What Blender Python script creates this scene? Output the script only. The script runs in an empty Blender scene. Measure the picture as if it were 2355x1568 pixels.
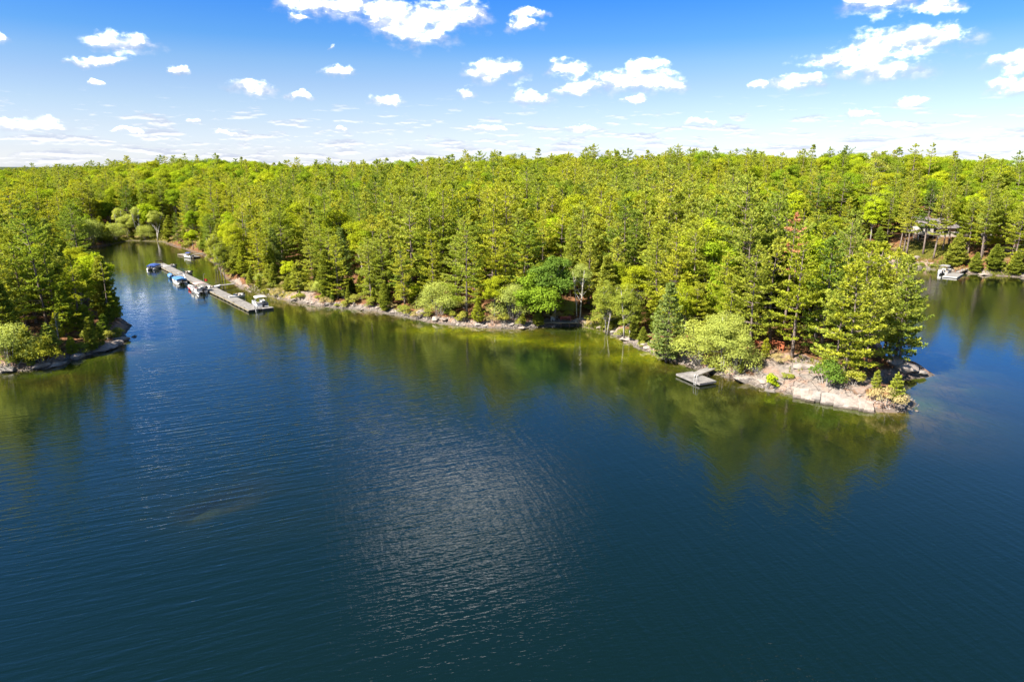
import bpy, math, random
import numpy as np
from mathutils import Vector, Matrix
R = math.radians
scene = bpy.context.scene
col = scene.collection

# ------------------------------------------------------------------ camera
CAM_H, PITCH = 30.0, R(14.2)
cam = bpy.data.objects.new('camera', bpy.data.cameras.new('camera'))
col.objects.link(cam)
cam.location = (0, 0, CAM_H)
cam.rotation_euler = (R(90) - PITCH, 0, 0)
cam.data.sensor_width = 36.0
cam.data.lens = 24.0
cam.data.clip_end = 60000
scene.camera = cam

# ------------------------------------------------------------------ light and exposure
SUN_EL, SUN_AZ = R(47), R(-122)            # azimuth from +Y, clockwise positive: to the left and behind
sun_dir = Vector((math.sin(SUN_AZ) * math.cos(SUN_EL), math.cos(SUN_AZ) * math.cos(SUN_EL), math.sin(SUN_EL)))
sl = bpy.data.lights.new('sun', 'SUN')
sl.energy = 5.0
sl.angle = R(0.53)
sl.color = (1.0, 0.93, 0.82)
so = bpy.data.objects.new('sun', sl)
so.rotation_euler = (-sun_dir).to_track_quat('-Z', 'Y').to_euler()
so.location = (-200, -120, 250)
col.objects.link(so)
scene.view_settings.view_transform = 'Standard'
scene.view_settings.look = 'None'
scene.view_settings.gamma = 1.0
scene.view_settings.use_curve_mapping = False
EXPO = 1.8
scene.view_settings.exposure = EXPO
cy = scene.cycles
cy.use_denoising = True
cy.max_bounces = 5
cy.diffuse_bounces = 2
cy.glossy_bounces = 2
cy.transmission_bounces = 4
cy.transparent_max_bounces = 6
cy.sample_clamp_indirect = 4.0
cy.caustics_reflective = False
cy.caustics_refractive = False

# ------------------------------------------------------------------ pixel to place (2354 px wide copy of the photograph)
FPX, CPX, CPY = 1569.0, 1177.0, 784.0
def ray(x, y):
    u, v = (x - CPX) / FPX, (CPY - y) / FPX
    return Vector((u, math.cos(PITCH) + v * math.sin(PITCH), -math.sin(PITCH) + v * math.cos(PITCH)))
def p2w(x, y, z=0.0):
    d = ray(x, y)
    t = (z - CAM_H) / d.z
    return (d.x * t, d.y * t)
def w2p(x, y, z):
    c, s = math.cos(PITCH), math.sin(PITCH)
    zz = z - CAM_H
    f = y * c - zz * s
    up = y * s + zz * c
    return CPX + FPX * x / f, CPY - FPX * up / f, f

# ------------------------------------------------------------------ world: sky and clouds
world = bpy.data.worlds.new('World')
scene.world = world
world.use_nodes = True
wt = world.node_tree
wt.nodes.clear()
class NT:
    """small helper to write node trees as expressions"""
    def __init__(s, tree): s.t = tree
    def n(s, kind, **kw):
        nd = s.t.nodes.new(kind)
        for k, v in kw.items(): setattr(nd, k, v)
        return nd
    def put(s, sock, v):
        if hasattr(v, 'is_output') or isinstance(v, bpy.types.NodeSocket): s.t.links.new(v, sock)
        elif v is not None: sock.default_value = v
    def m(s, op, a, b=None, c=None, clamp=False):
        nd = s.n('ShaderNodeMath', operation=op, use_clamp=clamp)
        for i, v in enumerate((a, b, c)):
            if v is not None: s.put(nd.inputs[i], v)
        return nd.outputs[0]
    def v(s, op, a, b=None, c=None):
        nd = s.n('ShaderNodeVectorMath', operation=op)
        for i, q in enumerate((a, b, c)):
            if q is not None: s.put(nd.inputs[i], q)
        return nd.outputs['Value'] if op in ('LENGTH', 'DOT_PRODUCT') else nd.outputs[0]
    def sep(s, a):
        nd = s.n('ShaderNodeSeparateXYZ'); s.put(nd.inputs[0], a); return nd.outputs
    def comb(s, x, y, z=0.0):
        nd = s.n('ShaderNodeCombineXYZ')
        for i, q in enumerate((x, y, z)): s.put(nd.inputs[i], q)
        return nd.outputs[0]
    def noise(s, vec, scale, detail=4.0, rough=0.55, dist=0.0):
        nd = s.n('ShaderNodeTexNoise')
        if vec is not None: s.put(nd.inputs['Vector'], vec)
        nd.inputs['Scale'].default_value = scale; nd.inputs['Detail'].default_value = detail
        nd.inputs['Roughness'].default_value = rough; nd.inputs['Distortion'].default_value = dist
        return nd.outputs['Fac']
    def ss(s, x, a, b, lo=0.0, hi=1.0):
        nd = s.n('ShaderNodeMapRange', interpolation_type='SMOOTHSTEP')
        s.put(nd.inputs['Value'], x)
        for k, q in (('From Min', a), ('From Max', b), ('To Min', lo), ('To Max', hi)): s.put(nd.inputs[k], q)
        return nd.outputs[0]
    def mix(s, f, a, b, blend='MIX'):
        nd = s.n('ShaderNodeMix', data_type='RGBA', blend_type=blend)
        s.put(nd.inputs[0], f); s.put(nd.inputs[6], a); s.put(nd.inputs[7], b)
        return nd.outputs[2]
    def ramp(s, f, stops):
        nd = s.n('ShaderNodeValToRGB')
        cr = nd.color_ramp
        while len(cr.elements) < len(stops): cr.elements.new(0.5)
        for e, (p, c) in zip(cr.elements, stops):
            e.position = p; e.color = (*c, 1.0)
        s.put(nd.inputs[0], f)
        return nd.outputs[0]
W = NT(wt)
sky = W.n('ShaderNodeTexSky', sky_type='NISHITA', sun_disc=False)
sky.sun_elevation = SUN_EL
sky.sun_rotation = SUN_AZ
sky.air_density = 1.0
sky.dust_density = 0.6
sky.ozone_density = 2.0
dirv = W.v('NORMALIZE', W.n('ShaderNodeTexCoord').outputs['Generated'])
dx, dy, dz = W.sep(dirv)
az = W.m('MULTIPLY', W.m('ARCTAN2', dx, dy), 180 / math.pi)
el = W.m('MULTIPLY', W.m('ARCSINE', dz), 180 / math.pi)
P2 = W.comb(az, el)
# clear air: deeper blue with height
tint = W.ramp(W.m('DIVIDE', el, 40.0, clamp=True), [(0.005, (0.90, 0.97, 1.30)), (0.0325, (0.74, 0.78, 1.06)), (0.075, (0.67, 0.68, 0.86)), (0.115, (0.61, 0.64, 0.78)), (0.155, (0.53, 0.59, 0.75)), (0.195, (0.42, 0.56, 0.75)), (0.234, (0.25, 0.49, 0.78)), (0.31, (0.135, 0.42, 0.86)), (0.38, (0.235, 0.46, 0.79)), (0.55, (0.21, 0.46, 0.74)), (1.0, (0.20, 0.44, 0.66))])
clear = W.mix(1.0, sky.outputs[0], tint, 'MULTIPLY')
# cumulus: each at its own bearing, height and size (degrees)
def sky_pos(x, y):
    d = ray(x, y).normalized()
    return math.degrees(math.atan2(d.x, d.y)), math.degrees(math.asin(d.z))
CLOUDS = [  # pixel centre, half width, half height
    (735, 20, 90, 22), (800, 28, 60, 40), (905, 62, 80, 50), (975, 95, 70, 34), (1000, 55, 110, 36), (1065, 45, 60, 38), (690, 38, 30, 10),
    (1200, 66, 46, 18), (1220, 36, 40, 12), (280, 106, 72, 24), (222, 142, 60, 12), (230, 190, 12, 9), (782, 167, 42, 14), (578, 206, 58, 16),
    (690, 225, 34, 11), (890, 236, 40, 17), (1135, 174, 72, 32), (1073, 214, 26, 11), (1225, 230, 52, 20), (1308, 162, 50, 24), (1492, 153, 44, 17),
    (1328, 211, 52, 26), (1455, 198, 105, 32), (1530, 205, 44, 24), (1840, 195, 60, 22), (2030, 173, 85, 26), (1960, 140, 100, 20), (2090, 105, 125, 34),
    (2020, 14, 80, 28), (2160, 20, 40, 14), (2335, 150, 50, 24), (2330, 205, 50, 18), (2090, 240, 36, 12), (60, 293, 72, 17), (-5, 92, 16, 14), (445, 285, 18, 8),
    (1455, 235, 26, 9), (520, 308, 20, 7), (292, 308, 34, 6), (790, 302, 18, 8), (1120, 298, 50, 10), (1605, 284, 38, 9), (1335, 302, 40, 9), (2040, 290, 60, 9), (1975, 268, 34, 8), (1745, 200, 20, 9), (755, 110, 9, 8), (412, 165, 22, 9)]
K = 180 / math.pi / FPX
cl = [(*sky_pos(x, y), w * K, h * K) for x, y, w, h in CLOUDS]
# the fair-weather clouds go on above the frame; the lake mirrors one of them straight ahead
cl += [(-5.0, 26.9, 12.5, 3.7), (-75, 41, 10, 5), (30, 46, 9, 5), (52, 24, 9, 3.4), (-58, 26, 10, 4), (80, 30, 10, 4), (-95, 18, 12, 4), (120, 26, 11, 4), (170, 22, 12, 4), (-140, 34, 11, 5), (10, 62, 14, 7), (150, 50, 10, 6), (-70, 9, 9, 1.6), (62, 8, 9, 1.7)]
warp = W.n('ShaderNodeTexNoise'); W.put(warp.inputs['Vector'], P2); warp.inputs['Scale'].default_value = 0.55; warp.inputs['Detail'].default_value = 4.0; warp.inputs['Roughness'].default_value = 0.6
wv = W.v('MULTIPLY', W.v('SUBTRACT', warp.outputs['Color'], (0.5, 0.5, 0.5)), (2.2, 1.6, 0.0))
PW = W.v('ADD', P2, wv)
body = None; basef = None
for a0, e0, w, h in cl:
    w *= 1.03; h *= 1.10
    r1 = W.v('LENGTH', W.v('MULTIPLY_ADD', PW, (1 / w, 1 / h, 0), (-a0 / w, -e0 / h, 0)))
    k = 1.45
    r2 = W.v('LENGTH', W.v('MULTIPLY_ADD', PW, (1 / (w * k), 1 / (h * k), 0), (-a0 / (w * k), -(e0 + 0.85 * h) / (h * k), 0)))
    rr = W.m('MAXIMUM', r1, r2)
    body = rr if body is None else W.m('MINIMUM', body, rr)
    basef = r2 if basef is None else W.m('MINIMUM', basef, r2)
fb = W.noise(W.v('MULTIPLY', P2, (1.0, 1.7, 1.0)), 0.72, 7.0, 0.57)
fb2 = W.noise(W.v('MULTIPLY', W.v('ADD', P2, (0.35, -0.4, 0.0)), (1.0, 1.7, 1.0)), 0.72, 7.0, 0.57)
edge = W.m('ADD', W.m('SUBTRACT', 1.0, body), W.m('MULTIPLY', W.m('SUBTRACT', fb, 0.50), 1.15))
dens = W.ss(edge, -0.10, 0.85)
# thin bands of small far clouds just above the horizon
PH = W.comb(W.m('MULTIPLY', az, 0.20), W.m('MULTIPLY', el, 1.15))
hz = W.noise(PH, 1.6, 6.0, 0.6)
hmask = W.m('MULTIPLY', W.ss(el, -0.4, 0.4), W.ss(el, 6.0, 3.0))
hd = W.m('MULTIPLY', W.ss(hz, W.ss(el, 0.5, 5.0, 0.44, 0.56), W.ss(el, 0.5, 5.0, 0.56, 0.66)), hmask)
shade = W.ss(basef, 0.92, 0.38)
lit = W.m('ADD', W.m('MULTIPLY', W.ss(W.m('SUBTRACT', fb, fb2), -0.14, 0.12), 0.42), W.m('MULTIPLY', shade, 0.58))
CW = 1.15 / (2 ** EXPO)
ccol = W.ramp(lit, [(0.0, (0.40 * CW, 0.43 * CW, 0.57 * CW)), (0.30, (0.58 * CW, 0.60 * CW, 0.72 * CW)), (0.55, (0.88 * CW, 0.88 * CW, 0.92 * CW)), (0.80, (2.7 * CW, 2.66 * CW, 2.62 * CW)), (1.0, (4.8 * CW, 4.7 * CW, 4.6 * CW))])
hz2 = W.noise(W.v('ADD', PH, (0.0, -0.16, 0.0)), 1.6, 6.0, 0.6)
hcol = W.ramp(W.m('ADD', 0.5, W.m('MULTIPLY', W.m('SUBTRACT', hz2, hz), 3.5)), [(0.25, (1.05 * CW, 1.05 * CW, 1.05 * CW)), (0.62, (0.52 * CW, 0.57 * CW, 0.73 * CW))])
bgs = W.n('ShaderNodeBackground'); bgs.inputs['Strength'].default_value = 0.065
wt.links.new(clear, bgs.inputs['Color'])
bgc = W.n('ShaderNodeBackground'); wt.links.new(ccol, bgc.inputs['Color'])
bgc.inputs['Strength'].default_value = 1.15
bgh = W.n('ShaderNodeBackground'); wt.links.new(hcol, bgh.inputs['Color'])
mx0 = W.n('ShaderNodeMixShader'); W.put(mx0.inputs[0], W.m('MULTIPLY', hd, 0.65)); wt.links.new(bgs.outputs[0], mx0.inputs[1]); wt.links.new(bgh.outputs[0], mx0.inputs[2])
mx1 = W.n('ShaderNodeMixShader'); W.put(mx1.inputs[0], W.m('MULTIPLY', dens, 0.97)); wt.links.new(mx0.outputs[0], mx1.inputs[1]); wt.links.new(bgc.outputs[0], mx1.inputs[2])
wo = W.n('ShaderNodeOutputWorld'); wt.links.new(mx1.outputs[0], wo.inputs[0])
world.cycles.sampling_method = 'NONE'

# ------------------------------------------------------------------ number noise
_rs = np.random.RandomState(7)
_LAT = _rs.rand(256, 256)
def vnoise(x, y, s):
    x = np.asarray(x, float) / s + 1000.3; y = np.asarray(y, float) / s + 1000.7
    xi = np.floor(x).astype(int); yi = np.floor(y).astype(int)
    fx = x - xi; fy = y - yi
    fx = fx * fx * (3 - 2 * fx); fy = fy * fy * (3 - 2 * fy)
    a = _LAT[xi & 255, yi & 255]; b = _LAT[(xi + 1) & 255, yi & 255]
    c = _LAT[xi & 255, (yi + 1) & 255]; d = _LAT[(xi + 1) & 255, (yi + 1) & 255]
    return (a * (1 - fx) + b * fx) * (1 - fy) + (c * (1 - fx) + d * fx) * fy - 0.5
def fbm(x, y, s, n=4):
    o = 0; a = 1.0
    for i in range(n):
        o = o + a * vnoise(x + 37.1 * i, y - 19.7 * i, s); s *= 0.5; a *= 0.5
    return o
def sstep(a, b, x):
    t = np.clip((np.asarray(x, float) - a) / (b - a), 0, 1)
    return t * t * (3 - 2 * t)

# ------------------------------------------------------------------ lake outline
def P(*pts): return [p2w(x, y) for x, y in pts]
front = P((250, 563), (300, 553), (380, 556), (428, 573), (470, 588), (500, 610), (520, 640), (545, 657), (560, 665), (600, 677), (660, 691), (720, 703), (800, 711), (860, 716), (930, 729), (1000, 743), (1100, 754), (1200, 757), (1250, 752), (1330, 749), (1390, 762), (1425, 776), (1470, 801), (1530, 824), (1600, 848), (1650, 862), (1690, 873), (1740, 888), (1830, 911), (1920, 929), (2000, 943), (2060, 949), (2088, 944))
back = [(53.0, 85.0), (53.5, 89.0), (52.5, 92.5), (55.0, 95.0), (59.5, 96.0), (63.0, 97.6), (63.5, 100.5), (60.5, 103.5), (61.5, 109.0), (66.0, 119.0), (71.0, 134.0), (73.0, 150.0), (77.0, 170.0), (80.0, 195.0), (84.0, 215.0), (92.0, 226.0)]
far = P((1870, 598), (1960, 597), (2030, 601), (2075, 609), (2110, 616), (2160, 622), (2210, 627), (2250, 631), (2354, 638), (2500, 646))
rest = [(230.0, 175.0), (330.0, 120.0), (380.0, -60.0), (250.0, -320.0), (-150.0, -340.0), (-330.0, -120.0), (-300.0, 40.0), (-190.0, 88.0), (-120.0, 97.0), (-95.0, 98.0)]
isl = P((0, 856), (60, 853), (110, 848), (160, 830), (230, 810), (270, 799), (287, 786), (284, 772)) + [(-75, 131), (-88, 146), (-104, 168), (-122, 196), (-142, 222), (-158, 244), (-166, 262)]
LAKE = np.array(front + back + far + rest + isl)
def sdist(X, Y):
    """signed distance to the shore: positive on land"""
    X = np.asarray(X, float); Y = np.asarray(Y, float)
    sh = X.shape; X = X.ravel(); Y = Y.ravel()
    best = np.full(X.shape, 1e18); inside = np.zeros(X.shape, bool)
    n = len(LAKE)
    for i in range(n):
        ax, ay = LAKE[i]; bx, by = LAKE[(i + 1) % n]
        ex, ey = bx - ax, by - ay
        t = np.clip(((X - ax) * ex + (Y - ay) * ey) / (ex * ex + ey * ey), 0, 1)
        d2 = (X - ax - t * ex) ** 2 + (Y - ay - t * ey) ** 2
        best = np.minimum(best, d2)
        if ay != by:
            c = ((ay > Y) != (by > Y)) & (X < ex * (Y - ay) / ey + ax)
            inside ^= c
    return (np.where(inside, -1, 1) * np.sqrt(best)).reshape(sh)

# skyline of the wooded ridge, read along the picture
SKX = np.array([-300, 0, 120, 200, 260, 330, 420, 500, 600, 700, 800, 950, 1050, 1200, 1300, 1500, 1700, 1850, 2000, 2150, 2250, 2354, 2700.])
SKY = np.array([395, 394, 392, 388, 383, 376, 366, 370, 378, 383, 380, 376, 370, 364, 360, 355, 350, 354, 358, 360, 372, 366, 370.])
SKR = np.array([700, 700, 650, 560, 500, 470, 450, 430, 400, 380, 370, 350, 340, 320, 320, 320, 330, 340, 340, 345, 350, 350, 350.])
_AZ = np.array([math.atan2(ray(x, y).x, ray(x, y).y) for x, y in zip(SKX, SKY)])
_EL = np.array([math.atan2(ray(x, y).z, math.hypot(ray(x, y).x, ray(x, y).y)) for x, y in zip(SKX, SKY)])
HOUSE = (152.0, 241.0)
SHOALS = [(*p2w(490, 1105), 9, 7, 0.55), (*p2w(470, 1170), 5, 3, 0.55), (*p2w(600, 1180), 9, 5, 0.8),
          (*p2w(1290, 792), 3.2, 1.8, 0.06), (*p2w(1160, 777), 4.0, 1.6, 0.10), (*p2w(1210, 782), 3.0, 1.4, 0.2), (*p2w(1270, 785), 14, 5, 0.40), (*p2w(1420, 818), 8.0, 4.0, 0.45), (*p2w(1120, 770), 9, 3.2, 0.35), (*p2w(1000, 756), 8, 2.6, 0.4),
          (*p2w(2185, 890), 4, 1.4, 0.15), (*p2w(2150, 818), 5, 2.2, 0.18), (*p2w(2195, 822), 3, 1.2, 0.15), (*p2w(2250, 845), 5, 1.6, 0.3), (*p2w(40, 895), 9, 5, 0.7), (*p2w(180, 870), 6, 4, 0.7)]
def terrain(X, Y, fine=True):
    X = np.asarray(X, float); Y = np.asarray(Y, float)
    d = sdist(X, Y)
    r = np.hypot(X, Y) + 1e-6
    a = np.arctan2(X, Y)
    elv = np.interp(a, _AZ, _EL); Rr = np.interp(a, _AZ, SKR)
    G = np.clip(CAM_H + Rr * np.tan(elv) - 18.0, 4, 40)
    dl = np.clip(d, 0, None)
    s = dl / (dl + np.clip(Rr - r, 0.5, None))
    hill = G * s ** 0.72
    fall = np.exp(-np.clip((r - Rr) / 230, 0, None) ** 2)
    farz = 7 + 6 * fbm(X, Y, 700, 3) + 22 * sstep(1800, 3400, r) * (0.7 + fbm(X, Y, 1500, 2)) + 10 * sstep(5000, 9000, r)
    hill = np.where(r > Rr, hill * fall + farz * (1 - fall), hill)
    bank = (0.45 + 1.25 * np.clip(vnoise(X, Y, 9) + 0.5, 0, 1) ** 1.5) * sstep(0, 2.2, dl)
    led = fbm(X, Y, 5.0, 4)
    rock = 0.55 * led * sstep(0.2, 3, dl) * (1 - 0.5 * sstep(14, 40, dl))
    st = np.floor((d + 2.6 * vnoise(X, Y, 4)) / 1.9)
    rock = rock + 0.16 * (vnoise(X + st * 7.3, Y - st * 3.1, 2.2)) * sstep(0.3, 1.5, dl) * (1 - sstep(9, 14, dl))
    land = 0.06 + bank + hill + rock * (r < 500) + 1.4 * vnoise(X, Y, 24) * sstep(8, 30, dl)
    hx, hy = X - HOUSE[0], Y - HOUSE[1]
    w = np.exp(-(np.clip(np.abs(hx) - 15, 0, None) / 6) ** 2 - (np.clip(np.abs(hy) - 6, 0, None) / 7) ** 2)
    land = land * (1 - w) + 7.0 * w
    dw = np.clip(-d, 0, None)
    wat = -0.10 - 0.10 * dw - 0.10 * dw * sstep(6, 25, dw) + 0.35 * fbm(X, Y, 6, 3) * sstep(0, 3, dw) * np.exp(-dw / 14) * 1.2
    wat = np.maximum(wat, -7 + 1.5 * vnoise(X, Y, 30))
    for sx, sy, rx, ry, dep in SHOALS:
        g = np.exp(-((X - sx) / rx) ** 2 - ((Y - sy) / ry) ** 2) * np.clip(0.75 + 1.1 * fbm(X + 55, Y, 3.5, 3), 0, 1.05)
        if dep <= 0.2 and rx < 4.5: g = np.exp(-(((X - sx) / rx) ** 2 + ((Y - sy) / ry) ** 2) ** 2) * np.clip(0.9 + 0.5 * vnoise(X, Y, 1.6), 0, 1)
        wat = np.maximum(wat, wat * (1 - g) - dep * g)
    return np.where(d > 0, land, np.minimum(wat, -0.05))
def tz(x, y): return float(terrain(np.array([x]), np.array([y]))[0])
def ground(px, py):
    """where the line of sight through a pixel meets land or water"""
    d = ray(px, py); n = 900
    ts = np.linspace(60, 520, n)
    X, Y, Z = d.x * ts, d.y * ts, CAM_H + d.z * ts
    h = np.maximum(terrain(X, Y), 0)
    i = int(np.argmax(Z < h)) if (Z < h).any() else n - 1
    return float(X[i]), float(Y[i]), float(h[i])

# ------------------------------------------------------------------ materials
MATS = {}
def newmat(name):
    m = bpy.data.materials.new(name); m.use_nodes = True; m.node_tree.nodes.clear(); MATS[name] = m
    return m, NT(m.node_tree)
def out(N, sh, disp=None):
    o = N.n('ShaderNodeOutputMaterial'); N.t.links.new(sh, o.inputs[0])
def principled(N, colr, rough=0.6, spec=0.3, metal=0.0, normal=None):
    b = N.n('ShaderNodeBsdfPrincipled')
    N.put(b.inputs['Base Color'], colr if not isinstance(colr, tuple) else (*colr, 1.0))
    N.put(b.inputs['Roughness'], rough); N.put(b.inputs['Specular IOR Level'], spec); N.put(b.inputs['Metallic'], metal)
    if normal is not None: N.put(b.inputs['Normal'], normal)
    return b.outputs[0]
def bump(N, h, dist, strength=1.0):
    b = N.n('ShaderNodeBump'); N.put(b.inputs['Height'], h); b.inputs['Distance'].default_value = dist; b.inputs['Strength'].default_value = strength
    return b.outputs[0]
def paint(name, c, rough=0.5, wear=0.12, scale=3.0, spec=0.4, metal=0.0):
    m, N = newmat(name)
    co = N.n('ShaderNodeTexCoord').outputs['Object']
    f = N.noise(co, scale, 5, 0.6)
    c2 = tuple(x * (1 - wear * 2.2) for x in c); c1 = tuple(min(1, x * (1 + wear * 0.4)) for x in c)
    out(N, principled(N, N.mix(f, (*c1, 1), (*c2, 1)), rough, spec, metal))
    return m
LEAF = 1.5
def foliage(name, stops, trans=0.30, vary=0.5):
    m, N = newmat(name)
    oi = N.n('ShaderNodeObjectInfo')
    c = N.ramp(oi.outputs['Random'], stops)
    co = N.n('ShaderNodeTexCoord').outputs['Object']
    f = N.noise(co, 0.55, 3, 0.6)
    f2 = N.noise(co, 3.5, 2, 0.6)
    g = N.m('ADD', N.m('MULTIPLY', N.m('SUBTRACT', f, 0.5), vary * 1.6), N.m('MULTIPLY', N.m('SUBTRACT', f2, 0.5), vary))
    k = N.m('ADD', 1.0, g)
    yel = N.comb(N.m('ADD', k, N.m('MULTIPLY', g, 0.35)), k, N.m('SUBTRACT', k, N.m('MULTIPLY', g, 0.3)))
    c = N.mix(1.0, c, N.v('MULTIPLY', yel, (LEAF, LEAF, LEAF)), 'MULTIPLY')
    d = N.n('ShaderNodeBsdfDiffuse'); N.put(d.inputs[0], c)
    t = N.n('ShaderNodeBsdfTranslucent'); N.put(t.inputs[0], N.mix(1.0, c, (1.25, 1.15, 0.55, 1), 'MULTIPLY'))
    mx = N.n('ShaderNodeMixShader'); mx.inputs[0].default_value = trans
    N.t.links.new(d.outputs[0], mx.inputs[1]); N.t.links.new(t.outputs[0], mx.inputs[2])
    out(N, mx.outputs[0])
    return m
pine_stops = [(0.0, (0.205, 0.235, 0.022)), (0.18, (0.265, 0.275, 0.026)), (0.36, (0.155, 0.205, 0.026)), (0.52, (0.240, 0.265, 0.040)), (0.68, (0.110, 0.160, 0.024)), (0.84, (0.275, 0.280, 0.032)), (1.0, (0.200, 0.240, 0.048))]
foliage('pine_needles', pine_stops, 0.38)
foliage('blue_pine_needles', [(0.0, (0.14, 0.19, 0.05)), (1.0, (0.17, 0.215, 0.06))], 0.40)
foliage('cedar_leaves', [(0.0, (0.150, 0.180, 0.024)), (1.0, (0.205, 0.225, 0.034))], 0.38)
foliage('broad_leaves', [(0.0, (0.195, 0.245, 0.010)), (0.3, (0.135, 0.200, 0.012)), (0.55, (0.225, 0.245, 0.012)), (0.8, (0.110, 0.165, 0.012)), (1.0, (0.250, 0.260, 0.014))], 0.40, 0.45)
foliage('willow_leaves', [(0.0, (0.255, 0.280, 0.055)), (1.0, (0.225, 0.265, 0.065))], 0.40, 0.35)
foliage('dark_leaves', [(0.0, (0.075, 0.125, 0.018)), (1.0, (0.09, 0.14, 0.02))], 0.35, 0.4)
foliage('maple_leaves', [(0.0, (0.135, 0.205, 0.018)), (1.0, (0.150, 0.215, 0.018))], 0.40, 0.45)
foliage('bright_leaves', [(0.0, (0.215, 0.280, 0.012)), (1.0, (0.260, 0.295, 0.014))], 0.42, 0.35)
foliage('yellow_leaves', [(0.0, (0.17, 0.18, 0.02)), (1.0, (0.19, 0.19, 0.02))], 0.4, 0.45)
foliage('dead_needles', [(0.0, (0.30, 0.135, 0.075)), (1.0, (0.34, 0.165, 0.09))], 0.25, 0.5)
foliage('dry_twigs', [(0.0, (0.22, 0.18, 0.07)), (1.0, (0.25, 0.20, 0.09))], 0.2, 0.5)
foliage('shrub_leaves', [(0.0, (0.16, 0.18, 0.025)), (0.5, (0.22, 0.22, 0.04)), (1.0, (0.12, 0.155, 0.025))], 0.35, 0.5)
foliage('grass_blades', [(0.0, (0.11, 0.12, 0.022)), (1.0, (0.15, 0.14, 0.03))], 0.3, 0.6)
def bark(name, a, b):
    m, N = newmat(name)
    co = N.n('ShaderNodeTexCoord').outputs['Object']
    f = N.noise(N.v('MULTIPLY', co, (6, 6, 1.2)), 1.0, 5, 0.65)
    out(N, principled(N, N.mix(N.ss(f, 0.35, 0.65), (*a, 1), (*b, 1)), 0.9, 0.1, 0, bump(N, f, 0.05)))
bark('pine_bark', (0.10, 0.075, 0.06), (0.22, 0.175, 0.15))
bark('birch_bark', (0.30, 0.27, 0.23), (0.62, 0.58, 0.52))
bark('grey_bark', (0.20, 0.18, 0.16), (0.36, 0.33, 0.30))

# land: needle litter, granite, moss and lawn; lake bed below the water
m, N = newmat('land')
geo = N.n('ShaderNodeNewGeometry')
pos = geo.outputs['Position']
msk = N.n('ShaderNodeVertexColor', layer_name='mask')
mr, mg, mb = N.sep(msk.outputs['Color'])
n1 = N.noise(pos, 0.35, 6, 0.62); n2 = N.noise(pos, 1.6, 6, 0.65); n3 = N.noise(pos, 7.0, 4, 0.6); n4 = N.noise(pos, 0.09, 3, 0.5)
litter = N.mix(N.ss(n2, 0.35, 0.68), (0.08, 0.038, 0.016, 1), (0.20, 0.095, 0.045, 1))
litter = N.mix(N.ss(n1, 0.52, 0.68), litter, (0.13, 0.13, 0.035, 1))
granite = N.mix(N.ss(n2, 0.32, 0.66), (0.11, 0.098, 0.088, 1), (0.245, 0.205, 0.172, 1))
granite = N.mix(N.ss(n1, 0.46, 0.66), granite, (0.25, 0.155, 0.11, 1))
granite = N.mix(N.m('MULTIPLY', N.ss(n3, 0.60, 0.72), 0.7), granite, (0.12, 0.11, 0.105, 1))
ck = N.ss(N.m('ABSOLUTE', N.m('SUBTRACT', N.noise(N.v('MULTIPLY', pos, (1.0, 0.45, 0.8)), 0.5, 3, 0.55, 0.6), 0.5)), 0.0, 0.02)
granite = N.mix(N.m('MULTIPLY', N.m('SUBTRACT', 1.0, ck), 0.6), granite, (0.07, 0.06, 0.05, 1))
rk = N.ss(N.m('ADD', mr, N.m('MULTIPLY', N.m('SUBTRACT', n1, 0.5), 1.3)), 0.40, 0.56)
grass = N.mix(N.ss(n2, 0.35, 0.65), (0.085, 0.095, 0.018, 1), (0.19, 0.145, 0.036, 1))
c = N.mix(rk, litter, granite)
c = N.mix(N.ss(N.m('ADD', mg, N.m('MULTIPLY', N.m('SUBTRACT', n2, 0.5), 0.7)), 0.35, 0.65), c, grass)
px_, py_, pz_ = N.sep(pos)
wet = N.m('MULTIPLY', N.ss(pz_, 0.55, 0.15), N.ss(pz_, -0.05, 0.05))
c = N.mix(N.m('MULTIPLY', wet, 0.75), c, (0.08, 0.068, 0.055, 1))
bed = N.mix(N.ss(n1, 0.36, 0.62), (0.045, 0.045, 0.008, 1), (0.15, 0.11, 0.025, 1))
bed = N.mix(N.ss(n4, 0.40, 0.62), bed, (0.085, 0.115, 0.008, 1))
bed = N.mix(N.ss(n2, 0.55, 0.7), bed, (0.17, 0.14, 0.08, 1))
bed = N.mix(N.m('MULTIPLY', mb, 0.9), bed, N.mix(N.ss(n2, 0.4, 0.6), (0.60, 0.58, 0.02, 1), (0.30, 0.38, 0.01, 1)))
c = N.mix(N.ss(pz_, 0.02, -0.12), c, bed)
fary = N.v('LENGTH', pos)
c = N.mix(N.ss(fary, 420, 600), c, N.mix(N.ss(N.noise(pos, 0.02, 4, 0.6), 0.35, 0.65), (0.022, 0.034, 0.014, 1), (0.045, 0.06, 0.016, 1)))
hh = N.m('ADD', N.m('ADD', N.m('MULTIPLY', n2, 0.6), N.m('MULTIPLY', n3, 0.25)), N.m('MULTIPLY', ck, 0.35))
out(N, principled(N, c, 0.9, 0.15, 0, bump(N, hh, 0.35)))

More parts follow.
